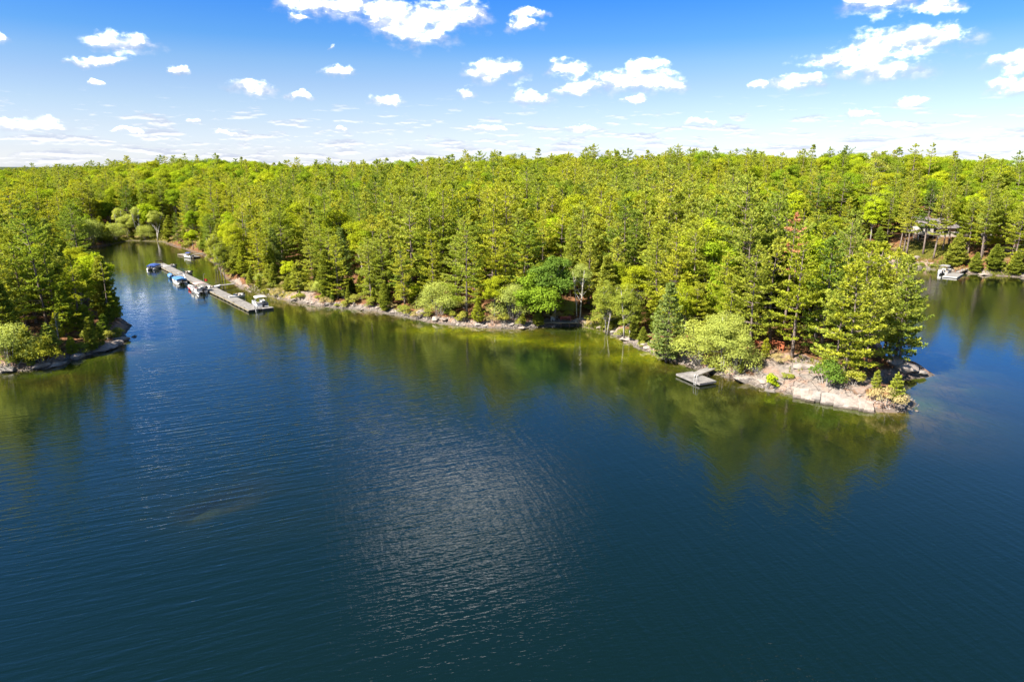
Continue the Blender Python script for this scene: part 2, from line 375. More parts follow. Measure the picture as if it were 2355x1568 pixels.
m, N = newmat('granite')
geo = N.n('ShaderNodeNewGeometry'); pos = geo.outputs['Position']
oi = N.n('ShaderNodeObjectInfo')
n1 = N.noise(pos, 0.8, 6, 0.65); n2 = N.noise(pos, 3.0, 6, 0.65); n3 = N.noise(pos, 11.0, 3, 0.6)
c = N.mix(N.ss(n1, 0.35, 0.65), (0.15, 0.138, 0.126, 1), (0.30, 0.265, 0.235, 1))
c = N.mix(N.m('MULTIPLY', oi.outputs['Random'], 0.5), c, (0.31, 0.23, 0.18, 1))
c = N.mix(N.ss(n2, 0.58, 0.72), c, (0.10, 0.09, 0.08, 1))
pz_ = N.sep(pos)[2]
c = N.mix(N.m('MULTIPLY', N.ss(pz_, 0.30, 0.06), 0.65), c, (0.085, 0.072, 0.058, 1))
out(N, principled(N, c, 0.85, 0.2, 0, bump(N, N.m('ADD', n2, N.m('MULTIPLY', n3, 0.4)), 0.12)))

# water
m, N = newmat('lake_water')
geo = N.n('ShaderNodeNewGeometry'); pos = geo.outputs['Position']
dep = N.n('ShaderNodeAttribute', attribute_name='depth').outputs['Fac']
calm = N.n('ShaderNodeAttribute', attribute_name='ruffle').outputs['Fac']
def train(ang, lx, ly, sc, det=2.0, dist=0.0, seed=0.0):
    mp = N.n('ShaderNodeMapping', vector_type='TEXTURE'); N.put(mp.inputs['Vector'], pos)
    mp.inputs['Rotation'].default_value = (0, 0, ang); mp.inputs['Scale'].default_value = (lx, ly, 1.0); mp.inputs['Location'].default_value = (seed, seed * 1.7, 0)
    return N.noise(mp.outputs[0], sc, det, 0.5, dist)
tA = train(R(24), 4.6, 0.72, 1.1, 2.0, 0.35)
tB = train(R(106), 3.6, 0.72, 1.1, 2.0, 0.3, 5.0)
tC = train(R(10), 1.6, 0.6, 2.2, 2.0, 0.2, 9.0)
tD = train(R(30), 11.0, 2.6, 1.0, 1.0, 0.2, 2.0)
pxx = N.sep(pos)[0]
wl = N.ss(pxx, 6, -26, 0.35, 1.6); wr = N.ss(pxx, -22, 6, 0.25, 0.8)
gust = N.noise(pos, 0.035, 3, 0.55)
h = N.m('ADD', N.m('MULTIPLY', tA, wl), N.m('MULTIPLY', tB, wr))
h = N.m('ADD', h, N.m('MULTIPLY', tC, 0.45))
h = N.m('ADD', h, N.m('MULTIPLY', tD, 0.45))
h = N.m('MULTIPLY', h, N.m('MULTIPLY', calm, N.ss(gust, 0.3, 0.7, 0.65, 1.25)))
nrm = bump(N, h, 0.047)
deep = N.ramp(N.m('DIVIDE', dep, 8.0, clamp=True), [(0.0, (0.008, 0.012, 0.003)), (0.35, (0.0026, 0.0075, 0.0040)), (1.0, (0.0010, 0.0062, 0.0058))])
dif = N.n('ShaderNodeBsdfDiffuse'); N.put(dif.inputs[0], deep)
trn = N.n('ShaderNodeBsdfTransparent'); trn.inputs[0].default_value = (0.92, 0.95, 0.72, 1)
sh = N.m('MULTIPLY', N.m('POWER', 2.718, N.m('MULTIPLY', dep, -1.05)), 0.95)
mb_ = N.n('ShaderNodeMixShader'); N.put(mb_.inputs[0], sh); N.t.links.new(dif.outputs[0], mb_.inputs[1]); N.t.links.new(trn.outputs[0], mb_.inputs[2])
gl = N.n('ShaderNodeBsdfGlossy'); gl.inputs['Roughness'].default_value = 0.045; N.put(gl.inputs['Normal'], nrm); gl.inputs['Color'].default_value = (1, 1, 1, 1)
fr = N.n('ShaderNodeFresnel'); fr.inputs['IOR'].default_value = 1.40; N.put(fr.inputs['Normal'], nrm)
mw = N.n('ShaderNodeMixShader'); N.put(mw.inputs[0], N.m('MULTIPLY', fr.outputs[0], 1.35, clamp=True)); N.t.links.new(mb_.outputs[0], mw.inputs[1]); N.t.links.new(gl.outputs[0], mw.inputs[2])
out(N, mw.outputs[0])

# made things
m, N = newmat('weathered_boards')
co = N.n('ShaderNodeNewGeometry').outputs['Position']
f = N.noise(co, 1.3, 5, 0.6); g = N.noise(co, 9.0, 3, 0.6)
c = N.mix(N.ss(f, 0.3, 0.7), (0.15, 0.14, 0.13, 1), (0.225, 0.21, 0.195, 1))
c = N.mix(N.m('MULTIPLY', N.ss(g, 0.5, 0.7), 0.4), c, (0.10, 0.09, 0.08, 1))
out(N, principled(N, c, 0.85, 0.2))
paint('dock_timber', (0.22, 0.185, 0.12), 0.8, 0.2)
paint('dark_float', (0.03, 0.03, 0.035), 0.6)
paint('white_gelcoat', (0.52, 0.52, 0.51), 0.25, 0.05)
paint('white_vinyl', (0.45, 0.44, 0.42), 0.5, 0.06)
paint('aluminium', (0.42, 0.43, 0.45), 0.35, 0.1, metal=0.7)
paint('beige_canvas', (0.38, 0.355, 0.31), 0.8, 0.08)
paint('grey_canvas', (0.24, 0.235, 0.235), 0.8, 0.1)
paint('pink_canvas', (0.36, 0.25, 0.23), 0.8, 0.1)
paint('blue_canvas', (0.03, 0.07, 0.25), 0.75, 0.12)
paint('light_blue_canvas', (0.055, 0.17, 0.38), 0.75, 0.12)
paint('navy_canvas', (0.03, 0.05, 0.22), 0.75, 0.12)
paint('red_paint', (0.42, 0.035, 0.025), 0.35, 0.1)
paint('bench_red', (0.26, 0.055, 0.045), 0.6, 0.2)
paint('orange_stain', (0.42, 0.12, 0.05), 0.7, 0.2)
paint('black_plastic', (0.018, 0.018, 0.020), 0.4)
paint('tan_seat', (0.3,0.25,0.2), 0.6)
paint('grey_deck', (0.30, 0.30, 0.30), 0.8)
paint('cream_siding', (0.46, 0.42, 0.37), 0.7, 0.06)
paint('grey_siding', (0.2, 0.19, 0.19), 0.7, 0.06)
paint('roof_shingle', (0.16, 0.14, 0.14), 0.9, 0.15, 6.0)
paint('white_trim', (0.42, 0.41, 0.39), 0.5, 0.05)
paint('stain_brown', (0.10, 0.06, 0.04), 0.7, 0.15)
m, N = newmat('window_glass'); out(N, principled(N, (0.012, 0.015, 0.018), 0.06, 0.6))
m, N = newmat('windshield'); out(N, principled(N, (0.03, 0.035, 0.045), 0.08, 0.6))

# ------------------------------------------------------------------ mesh helpers
def link(name, me, mat=None, parent=None):
    o = bpy.data.objects.new(name, me)
    if mat and me is not None and not me.materials: me.materials.append(MATS[mat])
    col.objects.link(o)
    if parent is not None: o.parent = parent
    return o
def np_mesh(name, V, Fc, mat=None, smooth=False, mats=None, midx=None):
    V = np.asarray(V, np.float32); Fc = np.asarray(Fc, np.int32)
    k = Fc.shape[1]
    me = bpy.data.meshes.new(name)
    me.vertices.add(len(V)); me.vertices.foreach_set('co', V.ravel())
    me.loops.add(Fc.size); me.loops.foreach_set('vertex_index', Fc.ravel())
    me.polygons.add(len(Fc)); me.polygons.foreach_set('loop_start', np.arange(0, Fc.size, k, dtype=np.int32))
    for x in (mats or ([mat] if mat else [])): me.materials.append(MATS[x])
    if midx is not None: me.polygons.foreach_set('material_index', np.asarray(midx, np.int32))
    me.update(calc_edges=True)
    me.polygons.foreach_set('use_smooth', np.full(len(Fc), smooth, bool))
    return me
class MB:
    def __init__(s): s.v = []; s.f = []
    def add(s, vs, fs):
        o = len(s.v); s.v += [tuple(p) for p in vs]; s.f += [tuple(i + o for i in f) for f in fs]; return s
    def box(s, x0, x1, y0, y1, z0, z1, rot=None):
        vs = [Vector((x, y, z)) for z in (z0, z1) for y in (y0, y1) for x in (x0, x1)]
        if rot: c = Vector(((x0 + x1) / 2, (y0 + y1) / 2, (z0 + z1) / 2)); vs = [c + rot @ (p - c) for p in vs]
        return s.add(vs, [(0, 2, 3, 1), (4, 5, 7, 6), (0, 1, 5, 4), (2, 6, 7, 3), (0, 4, 6, 2), (1, 3, 7, 5)])
    def tube(s, pts, rad, n=6, cap=True):
        pts = [Vector(p) for p in pts]; rings = []
        for i, p in enumerate(pts):
            t = (pts[min(i + 1, len(pts) - 1)] - pts[max(i - 1, 0)]).normalized()
            a = t.orthogonal().normalized(); b = t.cross(a)
            if i and rings:
                a = (rings[-1][1] - t * rings[-1][1].dot(t)).normalized(); b = t.cross(a)
            rr = rad[i] if isinstance(rad, (list, tuple)) else rad
            rings.append(([p + (a * math.cos(2 * math.pi * k / n) + b * math.sin(2 * math.pi * k / n)) * rr for k in range(n)], a))
        vs = [q for r_, _ in rings for q in r_]; fs = []
        for i in range(len(pts) - 1):
            for k in range(n):
                fs.append((i * n + k, i * n + (k + 1) % n, (i + 1) * n + (k + 1) % n, (i + 1) * n + k))
        if cap: fs.append(tuple(range(n - 1, -1, -1))); fs.append(tuple(range((len(pts) - 1) * n, len(pts) * n)))
        return s.add(vs, fs)
    def loft(s, rings, closed=True, cap=True):
        n = len(rings[0]); vs = [q for r_ in rings for q in r_]; fs = []
        for i in range(len(rings) - 1):
            for k in range(n if closed else n - 1):
                fs.append((i * n + k, i * n + (k + 1) % n, (i + 1) * n + (k + 1) % n, (i + 1) * n + k))
        if cap: fs.append(tuple(range(n - 1, -1, -1))); fs.append(tuple(range((len(rings) - 1) * n, len(rings) * n)))
        return s.add(vs, fs)
    def mesh(s, name, mat=None, smooth=False):
        me = bpy.data.meshes.new(name); me.from_pydata(s.v, [], s.f); me.update()
        if mat: me.materials.append(MATS[mat])
        if smooth: me.polygons.foreach_set('use_smooth', [True] * len(me.polygons))
        return me
    def build(s, name, mat, parent=None, smooth=False):
        return link(name, s.mesh(name, mat, smooth), None, parent)
def tag(o, label=None, cat=None, group=None, kind=None):
    if label: o['label'] = label
    if cat: o['category'] = cat
    if group: o['group'] = group
    if kind: o['kind'] = kind
    return o
def empty(name, loc, rz=0.0, label=None, cat=None, group=None):
    o = bpy.data.objects.new(name, None); col.objects.link(o)
    o.empty_display_size = 0.3
    o.location = loc; o.rotation_euler = (0, 0, rz)
    return tag(o, label, cat, group)

# ------------------------------------------------------------------ ground and water
def axis(segs):
    a = []
    for lo, hi, st in segs: a += list(np.arange(lo, hi, st))
    return np.array(a + [segs[-1][1]])
def geom(lo, hi, n): return list(np.geomspace(lo, hi, n))
gx = np.array([-q for q in geom(230, 24000, 26)][::-1] + list(np.arange(-226, -130, 4)) + list(np.arange(-130, 130, 1.0)) + list(np.arange(130, 226, 3)) + geom(230, 24000, 26))
gy = np.array([-q for q in geom(400, 6000, 8)][::-1] + list(np.arange(-350, 20, 25)) + list(np.arange(20, 76, 2.0)) + list(np.arange(76, 200, 0.9)) + list(np.arange(200, 300, 2)) + list(np.arange(300, 480, 5)) + geom(485, 24000, 40))
GX, GY = np.meshgrid(gx, gy)
GZ = terrain(GX, GY)
GD = sdist(GX, GY)
def grid_faces(nx, ny):
    i = np.arange(nx * ny).reshape(ny, nx)
    return np.stack([i[:-1, :-1].ravel(), i[:-1, 1:].ravel(), i[1:, 1:].ravel(), i[1:, :-1].ravel()], 1)
me = np_mesh('terrain', np.stack([GX.ravel(), GY.ravel(), GZ.ravel()], 1), grid_faces(len(gx), len(gy)), 'land', True)
mask = np.zeros((GX.size, 4), np.float32); mask[:, 3] = 1
D, XX, YY = GD.ravel(), GX.ravel(), GY.ravel()
rockm = 0.95 * np.exp(-np.clip(D - 0.5, 0, None) / 1.4) * (0.75 + 0.5 * (vnoise(XX, YY, 7) + 0.5))
bx_, by_ = p2w(1840, 862, 2)
rockm = np.maximum(rockm, 0.80 * np.exp(-((XX - bx_) / 14) ** 2 - ((YY - by_) / 11) ** 2))
for (qx, qy, rr) in ((625, 668, 9), (690, 672, 8), (2330, 605, 10), (2120, 605, 9)):
    wx, wy = p2w(qx, qy, 2); rockm = np.maximum(rockm, 0.62 * np.exp(-((XX - wx) ** 2 + (YY - wy) ** 2) / rr ** 2))
rockm *= 1 - 0.75 * sstep(178, 190, YY) * (XX < 0)
mask[:, 0] = rockm
grs = np.zeros_like(XX)
for (qx, qy, z, ra, rb, k) in ((650, 645, 4, 9, 5, 0.8), (2125, 570, 5, 9, 11, 0.95), (2170, 565, 5, 12, 9, 0.5), (1385, 745, 1, 7, 5, 0.8), (2100, 615, 1, 14, 3, 0.7), (2300, 615, 1, 20, 5, 0.6), (270, 550, 1, 24, 14, 1.0), (340, 547, 1, 28, 16, 1.0)):
    wx, wy = p2w(qx, qy, z); grs = np.maximum(grs, k * np.exp(-((XX - wx) / ra) ** 2 - ((YY - wy) / rb) ** 2))
mask[:, 1] = grs
alg = np.zeros_like(XX)
for sx, sy, rx, ry, dp in SHOALS[3:10]: alg = np.maximum(alg, np.exp(-((XX - sx) / rx) ** 2 - ((YY - sy) / ry) ** 2))
mask[:, 2] = alg
ca = me.color_attributes.new('mask', 'FLOAT_COLOR', 'POINT'); ca.data.foreach_set('color', mask.ravel())
tag(link('terrain', me), kind='structure')

wx_ = np.array([-420, -330] + list(np.arange(-240, -130, 5)) + list(np.arange(-130, 132, 1.5)) + list(np.arange(132, 260, 5)) + [320, 420.])
wy_ = np.array([-360, -250, -120, -40] + list(np.arange(0, 40, 4)) + list(np.arange(40, 160, 1.5)) + list(np.arange(160, 320, 4)) + [330.])
WX, WY = np.meshgrid(wx_, wy_)
me = np_mesh('lake', np.stack([WX.ravel(), WY.ravel(), np.zeros(WX.size)], 1), grid_faces(len(wx_), len(wy_)), 'lake_water', True)
dpt = np.clip(-terrain(WX, WY), 0, None).ravel().astype(np.float32)
me.attributes.new('depth', 'FLOAT', 'POINT').data.foreach_set('value', dpt)
sdw = -sdist(WX, WY).ravel()
open_ = sstep(4, 60, sdw) * (1 - 0.25 * sstep(120, 190, WY.ravel()) * sstep(20, -40, WX.ravel()))
ruf = 0.32 + 0.80 * open_
me.attributes.new('ruffle', 'FLOAT', 'POINT').data.foreach_set('value', ruf.astype(np.float32))
tag(link('lake', me), kind='structure')

# ------------------------------------------------------------------ trees: kinds
def blades(pos, dirs, n, ln, wd, rng, spread=0.7, up=0.15):
    """fans of narrow needle sprays: one triangle each"""
    m_ = len(pos)
    p = np.repeat(pos, n, 0); d = np.repeat(dirs, n, 0)
    jit = rng.normal(0, spread, (m_ * n, 3)); jit[:, 2] *= 0.55
    d = d + jit; d[:, 2] += up + 0.2 * rng.rand(m_ * n)
    d /= np.linalg.norm(d, axis=1, keepdims=True) + 1e-9
    L = ln * rng.uniform(0.6, 1.3, (m_ * n, 1)); w = wd * rng.uniform(0.7, 1.3, (m_ * n, 1))
    upv = np.array([0, 0, 1.0]) + rng.normal(0, 0.75, (m_ * n, 3))
    s = np.cross(d, upv); s /= np.linalg.norm(s, axis=1, keepdims=True) + 1e-9
    base = p + rng.normal(0, 0.06, (m_ * n, 3))
    V = np.stack([base - d * L * 0.15, base + d * L * 0.45 + s * w, base + d * L, base + d * L * 0.45 - s * w], 1).reshape(-1, 3)
    F = np.arange(m_ * n * 4).reshape(-1, 4)
    return V, F
def make_pine(seed, H, cb, Rm, step=0.62, nb=(4, 6), gap=0.10, needles='pine_needles', dens=1.0, lean=0.0, prof=0.75, top_flat=0.0, n_bl=8, wl=0.215, dead=True):
    rng = np.random.RandomState(seed)
    wood = MB()
    bend = rng.normal(0, 0.25, 2)
    def axis_at(z):
        t = z / H
        return np.array([lean * z + bend[0] * math.sin(t * 3), bend[1] * math.sin(t * 2.5), z])
    r0 = 0.0115 * H + 0.04
    zs = np.linspace(-0.6, H - 0.2, 9)
    wood.tube([axis_at(max(z, 0)) if z >= 0 else (0, 0, z) for z in zs], [max(0.02, r0 * (1 - 0.93 * max(z, 0) / H) * (1.25 if z < 0.2 else 1)) for z in zs], 7)
    T, Dn = [], []
    z = cb * H
    while z < H - 0.25:
        t = (z - cb * H) / (H - cb * H)
        k = rng.randint(nb[0], nb[1] + 1); a0 = rng.uniform(0, 6.28)
        env = min(1.0, 0.55 + 2.2 * t) * (1 - t) ** prof * (1 - top_flat) + top_flat * math.sqrt(max(0, 1 - t * t))
        for j in range(k):
            if rng.rand() < gap: continue
            a = a0 + 6.283 * j / k + rng.normal(0, 0.25)
            L = max(0.35, Rm * env * rng.uniform(0.62, 1.18))
            rise = -0.12 + 0.55 * t + rng.normal(0, 0.08)
            b0 = axis_at(z + rng.uniform(-0.25, 0.25)); ca_, sa_ = math.cos(a), math.sin(a)
            q = lambda s: b0 + np.array([ca_ * L * s, sa_ * L * s, L * (rise * s + 0.20 * s * s)])
            wood.tube([q(0), q(0.5), q(0.96)], [0.022 + 0.012 * L, 0.015 + 0.006 * L, 0.008], 3, False)
            ns = max(3, int(L * 0.66 / (0.30 / dens)))
            for s in np.linspace(0.34, 1.0, ns):
                c0 = q(s); tl = (0.46 * L * (1.06 - s) + 0.12) * rng.uniform(0.7, 1.2)
                for side in (-1, 1):
                    aa = a + side * rng.uniform(0.7, 1.15)
                    dv = np.array([math.cos(aa), math.sin(aa), 0.12 + rise * 0.4])
                    nt = max(1, int(round(tl / 0.32)))
                    for u in range(1, nt + 1):
                        T.append(c0 + dv * tl * u / nt + rng.normal(0, 0.05, 3)); Dn.append(dv + np.array([0, 0, 0.1]))
            T.append(q(1.0)); Dn.append(np.array([ca_, sa_, 0.35]))
        z += step * rng.uniform(0.75, 1.3) * (1 - 0.25 * t)
    for zz in np.linspace(H - 1.0, H, 6):
        for _ in range(3): T.append(axis_at(zz) + rng.normal(0, 0.12, 3)); Dn.append(np.array([rng.normal(0, .4), rng.normal(0, .4), 1.0]))
    if dead:
        for _ in range(10):
            zz = rng.uniform(0.12, max(0.2, cb)) * H; a = rng.uniform(0, 6.28); L = rng.uniform(0.5, 1.6); b0 = axis_at(zz)
            wood.tube([b0, b0 + np.array([math.cos(a) * L, math.sin(a) * L, rng.uniform(-0.3, 0.3)])], [0.025, 0.008], 3, False)
    V, F = blades(np.array(T), np.array(Dn), n_bl, wl * 1.5, wl * 0.34, rng)
    tr = wood.mesh('pine_trunk', 'pine_bark', True)
    cr = np_mesh('pine_crown', V, F, needles)
    return tr, cr, H
def leaf_cloud(centres, radii, per, size, rng, squash=0.8):
    Vs = []
    for c_, r_ in zip(centres, radii):
        n = int(per * (r_ / 1.2) ** 2)
        d = rng.normal(0, 1, (n, 3)); d[:, 2] = np.where(d[:, 2] < -0.3, -d[:, 2] * 0.6, d[:, 2]); d /= np.linalg.norm(d, axis=1, keepdims=True)
        p = c_ + d * r_ * rng.uniform(0.55, 1.08, (n, 1)) * np.array([1, 1, squash])
        nn = d + rng.normal(0, 0.55, (n, 3)) + np.array([0, 0, 0.45]); nn /= np.linalg.norm(nn, axis=1, keepdims=True)
        s = np.cross(nn, rng.normal(0, 1, (n, 3))); s /= np.linalg.norm(s, axis=1, keepdims=True); t = np.cross(nn, s)
        a = size * rng.uniform(0.65, 1.3, (n, 1)); b = a * 0.62
        Vs.append(np.stack([p - s * a * 0.5, p + t * b * 0.5, p + s * a * 0.5, p - t * b * 0.5], 1).reshape(-1, 3))
    V = np.concatenate(Vs); F = np.arange(len(V)).reshape(-1, 4)
    return V, F
def make_broadleaf(seed, H, Rx, cb=0.25, leaves='broad_leaves', wood_m='grey_bark', per=190, size=0.30, nclump=46, trunks=1, clump=1.0, open_=0.0):
    rng = np.random.RandomState(seed)
    wood = MB(); C, RR = [], []
    zc = H * (1 + cb) / 2 ; hz_ = H * (1 - cb) / 2
    fork = []
    for k in range(trunks):
        ox, oy = (rng.normal(0, 0.35, 2) if trunks > 1 else (0, 0)); lx, ly = rng.normal(0, 0.08, 2) * H * (1.2 if trunks > 1 else 0.4)
        pts = [(ox, oy, -0.5), (ox + lx * 0.15, oy + ly * 0.15, H * 0.2), (ox + lx * 0.5, oy + ly * 0.5, H * 0.5), (ox + lx, oy + ly, H * 0.86)]
        rb = 0.013 * H / math.sqrt(trunks) + 0.03
        wood.tube(pts, [rb * 1.25, rb, rb * 0.6, 0.03], 7)
        fork.append(pts)
    for i in range(nclump):
        for _try in range(20):
            d = rng.normal(0, 1, 3); d /= np.linalg.norm(d)
            if d[2] > -0.55: break
        k = rng.uniform(0.62, 1.0) if i > nclump * 0.2 else rng.uniform(0.1, 0.5)
        wob = 1 + 0.22 * math.sin(3 * math.atan2(d[1], d[0]) + seed) 
        wide = 1.0 if d[2] < 0.2 else 0.95
        r_ = clump * rng.uniform(0.75, 1.35) * (0.16 * Rx + 0.55)
        c_ = np.array([d[0] * (Rx - r_ * 0.6) * k * wob * wide, d[1] * (Rx - r_ * 0.6) * k * wob * wide, zc + d[2] * (hz_ - r_ * 0.55) * k])
        if open_ and rng.rand() < open_: continue
        C.append(c_); RR.append(r_)
        f = fork[rng.randint(len(fork))]; b0 = Vector(f[1]).lerp(Vector(f[2]), rng.rand()) if c_[2] < H * 0.62 else Vector(f[2]).lerp(Vector(f[3]), rng.rand() * 0.7)
        wood.tube([b0, b0.lerp(Vector(c_), 0.55) + Vector((0, 0, -0.15)), Vector(c_)], [0.07, 0.045, 0.015], 4, False)
    V, F = leaf_cloud(C, RR, per, size, rng)
    return wood.mesh('tree_trunk', wood_m, True), np_mesh('tree_crown', V, F, leaves), H
def make_shrub(seed, H, Rx, leaves, per=170, size=0.22, n=14):
    rng = np.random.RandomState(seed); wood = MB(); C, RR = [], []
    for i in range(n):
        a = rng.uniform(0, 6.28); k = math.sqrt(rng.rand()); r_ = rng.uniform(0.22, 0.42) * min(H, Rx * 1.3)
        c_ = np.array([math.cos(a) * (Rx - r_ * 0.5) * k, math.sin(a) * (Rx - r_ * 0.5) * k, max(r_ * 0.55, H * (1 - 0.6 * k * k) * rng.uniform(0.4, 0.9))])
        C.append(c_); RR.append(r_)
        wood.tube([(c_[0] * 0.2, c_[1] * 0.2, -0.4), Vector(c_) * 0.6, Vector(c_)], [0.035, 0.025, 0.01], 4, False)
    rr = np.array(RR)
    V, F = leaf_cloud(C, rr, per / (rr.mean() / 1.2) ** 1.2, size, rng)
    return wood.mesh('shrub_stems', 'grey_bark', True), np_mesh('shrub_foliage', V, F, leaves), H
def make_snag(seed, H):
    rng = np.random.RandomState(seed); w = MB()
    w.tube([(0, 0, -0.5), (0.1, 0, H * 0.35), (-0.1, 0.05, H * 0.7), (0.05, 0, H)], [0.16, 0.13, 0.08, 0.02], 7)
    tw = MB()
    for _ in range(34):
        z = rng.uniform(0.2, 0.97) * H; a = rng.uniform(0, 6.28); L = rng.uniform(0.5, 1.9) * (1.1 - 0.6 * z / H); e = Vector((math.cos(a) * L, math.sin(a) * L, z + rng.uniform(-0.35, 0.35)))
        tw.tube([(0, 0, z), e * 0.6 + Vector((0, 0, z * 0.4)), e], [0.035, 0.02, 0.008], 3, False)
        for _ in range(3):
            e2 = e + Vector(rng.normal(0, 0.28, 3)); tw.tube([e.lerp(Vector((0, 0, z)), 0.3), e2], [0.014, 0.005], 3, False)
    return w.mesh('snag_trunk', 'grey_bark', True), tw.mesh('snag_branches', 'grey_bark'), H

KIND = {}
for i, (sd, H, cb, Rm, st, gp, tf, ln) in enumerate([(1, 16, .16, 4.1, 1.0, .12, .15, 0), (2, 18, .20, 4.4, 1.2, .18, .32, .02), (3, 14, .10, 3.8, .90, .10, .12, 0), (4, 17, .22, 4.8, 1.25, .22, .45, -.02), (5, 15, .12, 3.4, .85, .10, .08, 0), (6, 19, .26, 4.3, 1.2, .20, .38, .015), (7, 17, .14, 3.2, .95, .14, .05, .03), (8, 16, .18, 5.0, 1.2, .24, .50, -.03), (9, 13, .08, 4.0, .95, .14, .25, 0)]):
    KIND['pine%d' % i] = make_pine(sd, H, cb, Rm, st, (4, 5), gp, top_flat=tf, prof=.62, lean=ln)
for i, (sd, H, cb, Rm) in enumerate([(11, 22, .34, 4.1), (12, 23, .38, 3.9)]):
    KIND['tall%d' % i] = make_pine(sd, H, cb, Rm, .80, (4, 5), .12, top_flat=.2)
KIND['young0'] = make_pine(21, 6, .10, 2.0, .42, (5, 6), .05, prof=.85, wl=.24)
KIND['young1'] = make_pine(22, 9, .12, 2.6, .50, (5, 6), .05, prof=.85, wl=.26)
KIND['bluepine'] = make_pine(23, 13, .10, 3.3, .62, (5, 6), .05, 'blue_pine_needles', prof=.8)
KIND['deadpine'] = make_pine(24, 20, .50, 3.0, 1.5, (3, 4), .40, 'dead_needles', top_flat=.3)
KIND['skypine0'] = make_pine(25, 19, .35, 3.0, 1.25, (4, 5), .12, top_flat=.25)
KIND['skypine1'] = make_pine(26, 20, .40, 3.6, 1.35, (3, 5), .20, top_flat=.35)
KIND['scraggy'] = make_pine(27, 17, .30, 2.8, 1.25, (2, 4), .35, lean=0.03)
KIND['cedar0'] = make_pine(31, 9, .03, 3.9, .36, (7, 8), .02, 'cedar_leaves', prof=.95, wl=.27, dead=False)
KIND['cedar1'] = make_pine(32, 11, .05, 2.6, .40, (6, 7), .03, 'cedar_leaves', prof=.70, wl=.27, dead=False)
for i, (sd, H, Rx, cb) in enumerate([(41, 15, 4.6, .22), (42, 17, 5.0, .28), (43, 13, 4.2, .2), (44, 16, 4.2, .25)]):
    KIND['broad%d' % i] = make_broadleaf(sd, H, Rx, cb, nclump=52)
KIND['olive'] = make_broadleaf(50, 12, 3.4, .0, 'cedar_leaves', nclump=80, size=.20, per=300, trunks=2, clump=.85)
KIND['maple'] = make_broadleaf(51, 10, 4.6, .0, 'maple_leaves', nclump=74, size=.33)
KIND['darkmaple'] = make_broadleaf(52, 13, 4.4, .15, 'dark_leaves', nclump=56, size=.34)
KIND['willow0'] = make_broadleaf(53, 9, 4.4, .06, 'willow_leaves', nclump=60, size=.20, per=330, trunks=3, clump=.95)
KIND['willow1'] = make_broadleaf(54, 10, 4.0, .10, 'willow_leaves', nclump=54, size=.20, per=330, trunks=3, clump=.95)
KIND['bright'] = make_broadleaf(55, 8, 3.0, .15, 'bright_leaves', nclump=34, size=.32)
KIND['brighttall'] = make_broadleaf(56, 15, 4.8, .2, 'bright_leaves', nclump=54, size=.34)
KIND['birch'] = make_broadleaf(57, 12, 3.2, .34, 'willow_leaves', 'birch_bark', nclump=44, size=.22, per=260, trunks=2)
KIND['airy'] = make_broadleaf(58, 17, 4.6, .35, 'shrub_leaves', nclump=40, size=.30, per=110, open_=.25, clump=.85)
KIND['shrub0'] = make_shrub(61, 2.2, 1.9, 'shrub_leaves')
KIND['shrub1'] = make_shrub(62, 1.6, 1.6, 'shrub_leaves')
KIND['dryshrub'] = make_shrub(63, 2.0, 2.4, 'dry_twigs', size=.16, per=260)
KIND['yellowshrub'] = make_shrub(64, 3.6, 3.4, 'yellow_leaves', size=.30, n=20)
KIND['brightshrub'] = make_shrub(65, 2.2, 1.4, 'bright_leaves', size=.24)
KIND['darkshrub'] = make_shrub(66, 2.6, 2.4, 'dark_leaves', size=.22)
KIND['willowshrub'] = make_shrub(67, 7.5, 4.4, 'willow_leaves', size=.22, n=30)
KIND['snag'] = make_snag(71, 9)
PINES = ['pine%d' % i for i in range(9)]; BROADS = ['broad%d' % i for i in range(4)]

TREES = []          # (kind, x, y, z, scale, rz, tilt)
def plant(kind, x, y, scale=1.0, rz=None, tilt=(0, 0), z=None, info=None):
    TREES.append(dict(kind=kind, x=x, y=y, z=(tz(x, y) if z is None else z), s=scale, rz=random.uniform(0, 6.28) if rz is None else rz, tilt=tilt, info=info))
    return TREES[-1]
def plant_px(kind, px, py, top=None, tilt=(0, 0), info=None, width=None, rz=None):
    """planted where the sight line to its foot meets the ground; top: pixel row of its tip"""
    x, y, z = ground(px, py)
    s = 1.0
    if top is not None:
        h_ = (py - top) / FPX * math.hypot(y, CAM_H - z) * 1.03
        s = h_ / KIND[kind][2]
    z = tz(x, y)
    return plant(kind, x, y, s, rz, tilt, max(z, -0.3), info)
random.seed(5)
# trees one can pick out
plant_px('pine0', 1725, 812, 568, info='pine with a bare grey lower trunk beside the rounded willows on the point')
plant_px('pine1', 1820, 826, 555, info='pine rooted at the top edge of the bare granite slope, beside the orange railing')
plant_px('pine8', 1919, 866, 655, info='pine at the right of the bare granite slope, left one of a close pair')
plant_px('pine2', 1936, 874, 618, info='pine at the right of the bare granite slope, right one of a close pair')
plant_px('pine2', 2056, 830, 602, info='outermost tall pine at the right end of the point, above the split boulder')
plant_px('pine0', 2030, 815, 582, info='tall pine just inside the right end of the point')
plant_px('pine8', 1988, 852, 650, info='bushy pine above the small inlet at the end of the point')
plant_px('pine8', 2066, 838, 648, info='broad pine leaning over the boulder at the right end of the point')
plant_px('pine2', 2044, 800, 592, info='tall pine at the back of the right end of the point')
plant_px('pine6', 2004, 792, 566, info='slim tall pine in the middle of the trees on the point')
plant_px('pine7', 1975, 815, 575, info='tall pine filling the right half of the point, behind the close pair')
plant_px('pine2', 1885, 818, 560, info='tall pine rising behind the middle of the bare granite slope')
plant_px('pine2', 1770, 788, 560, info='tall pine standing behind the orange railing')
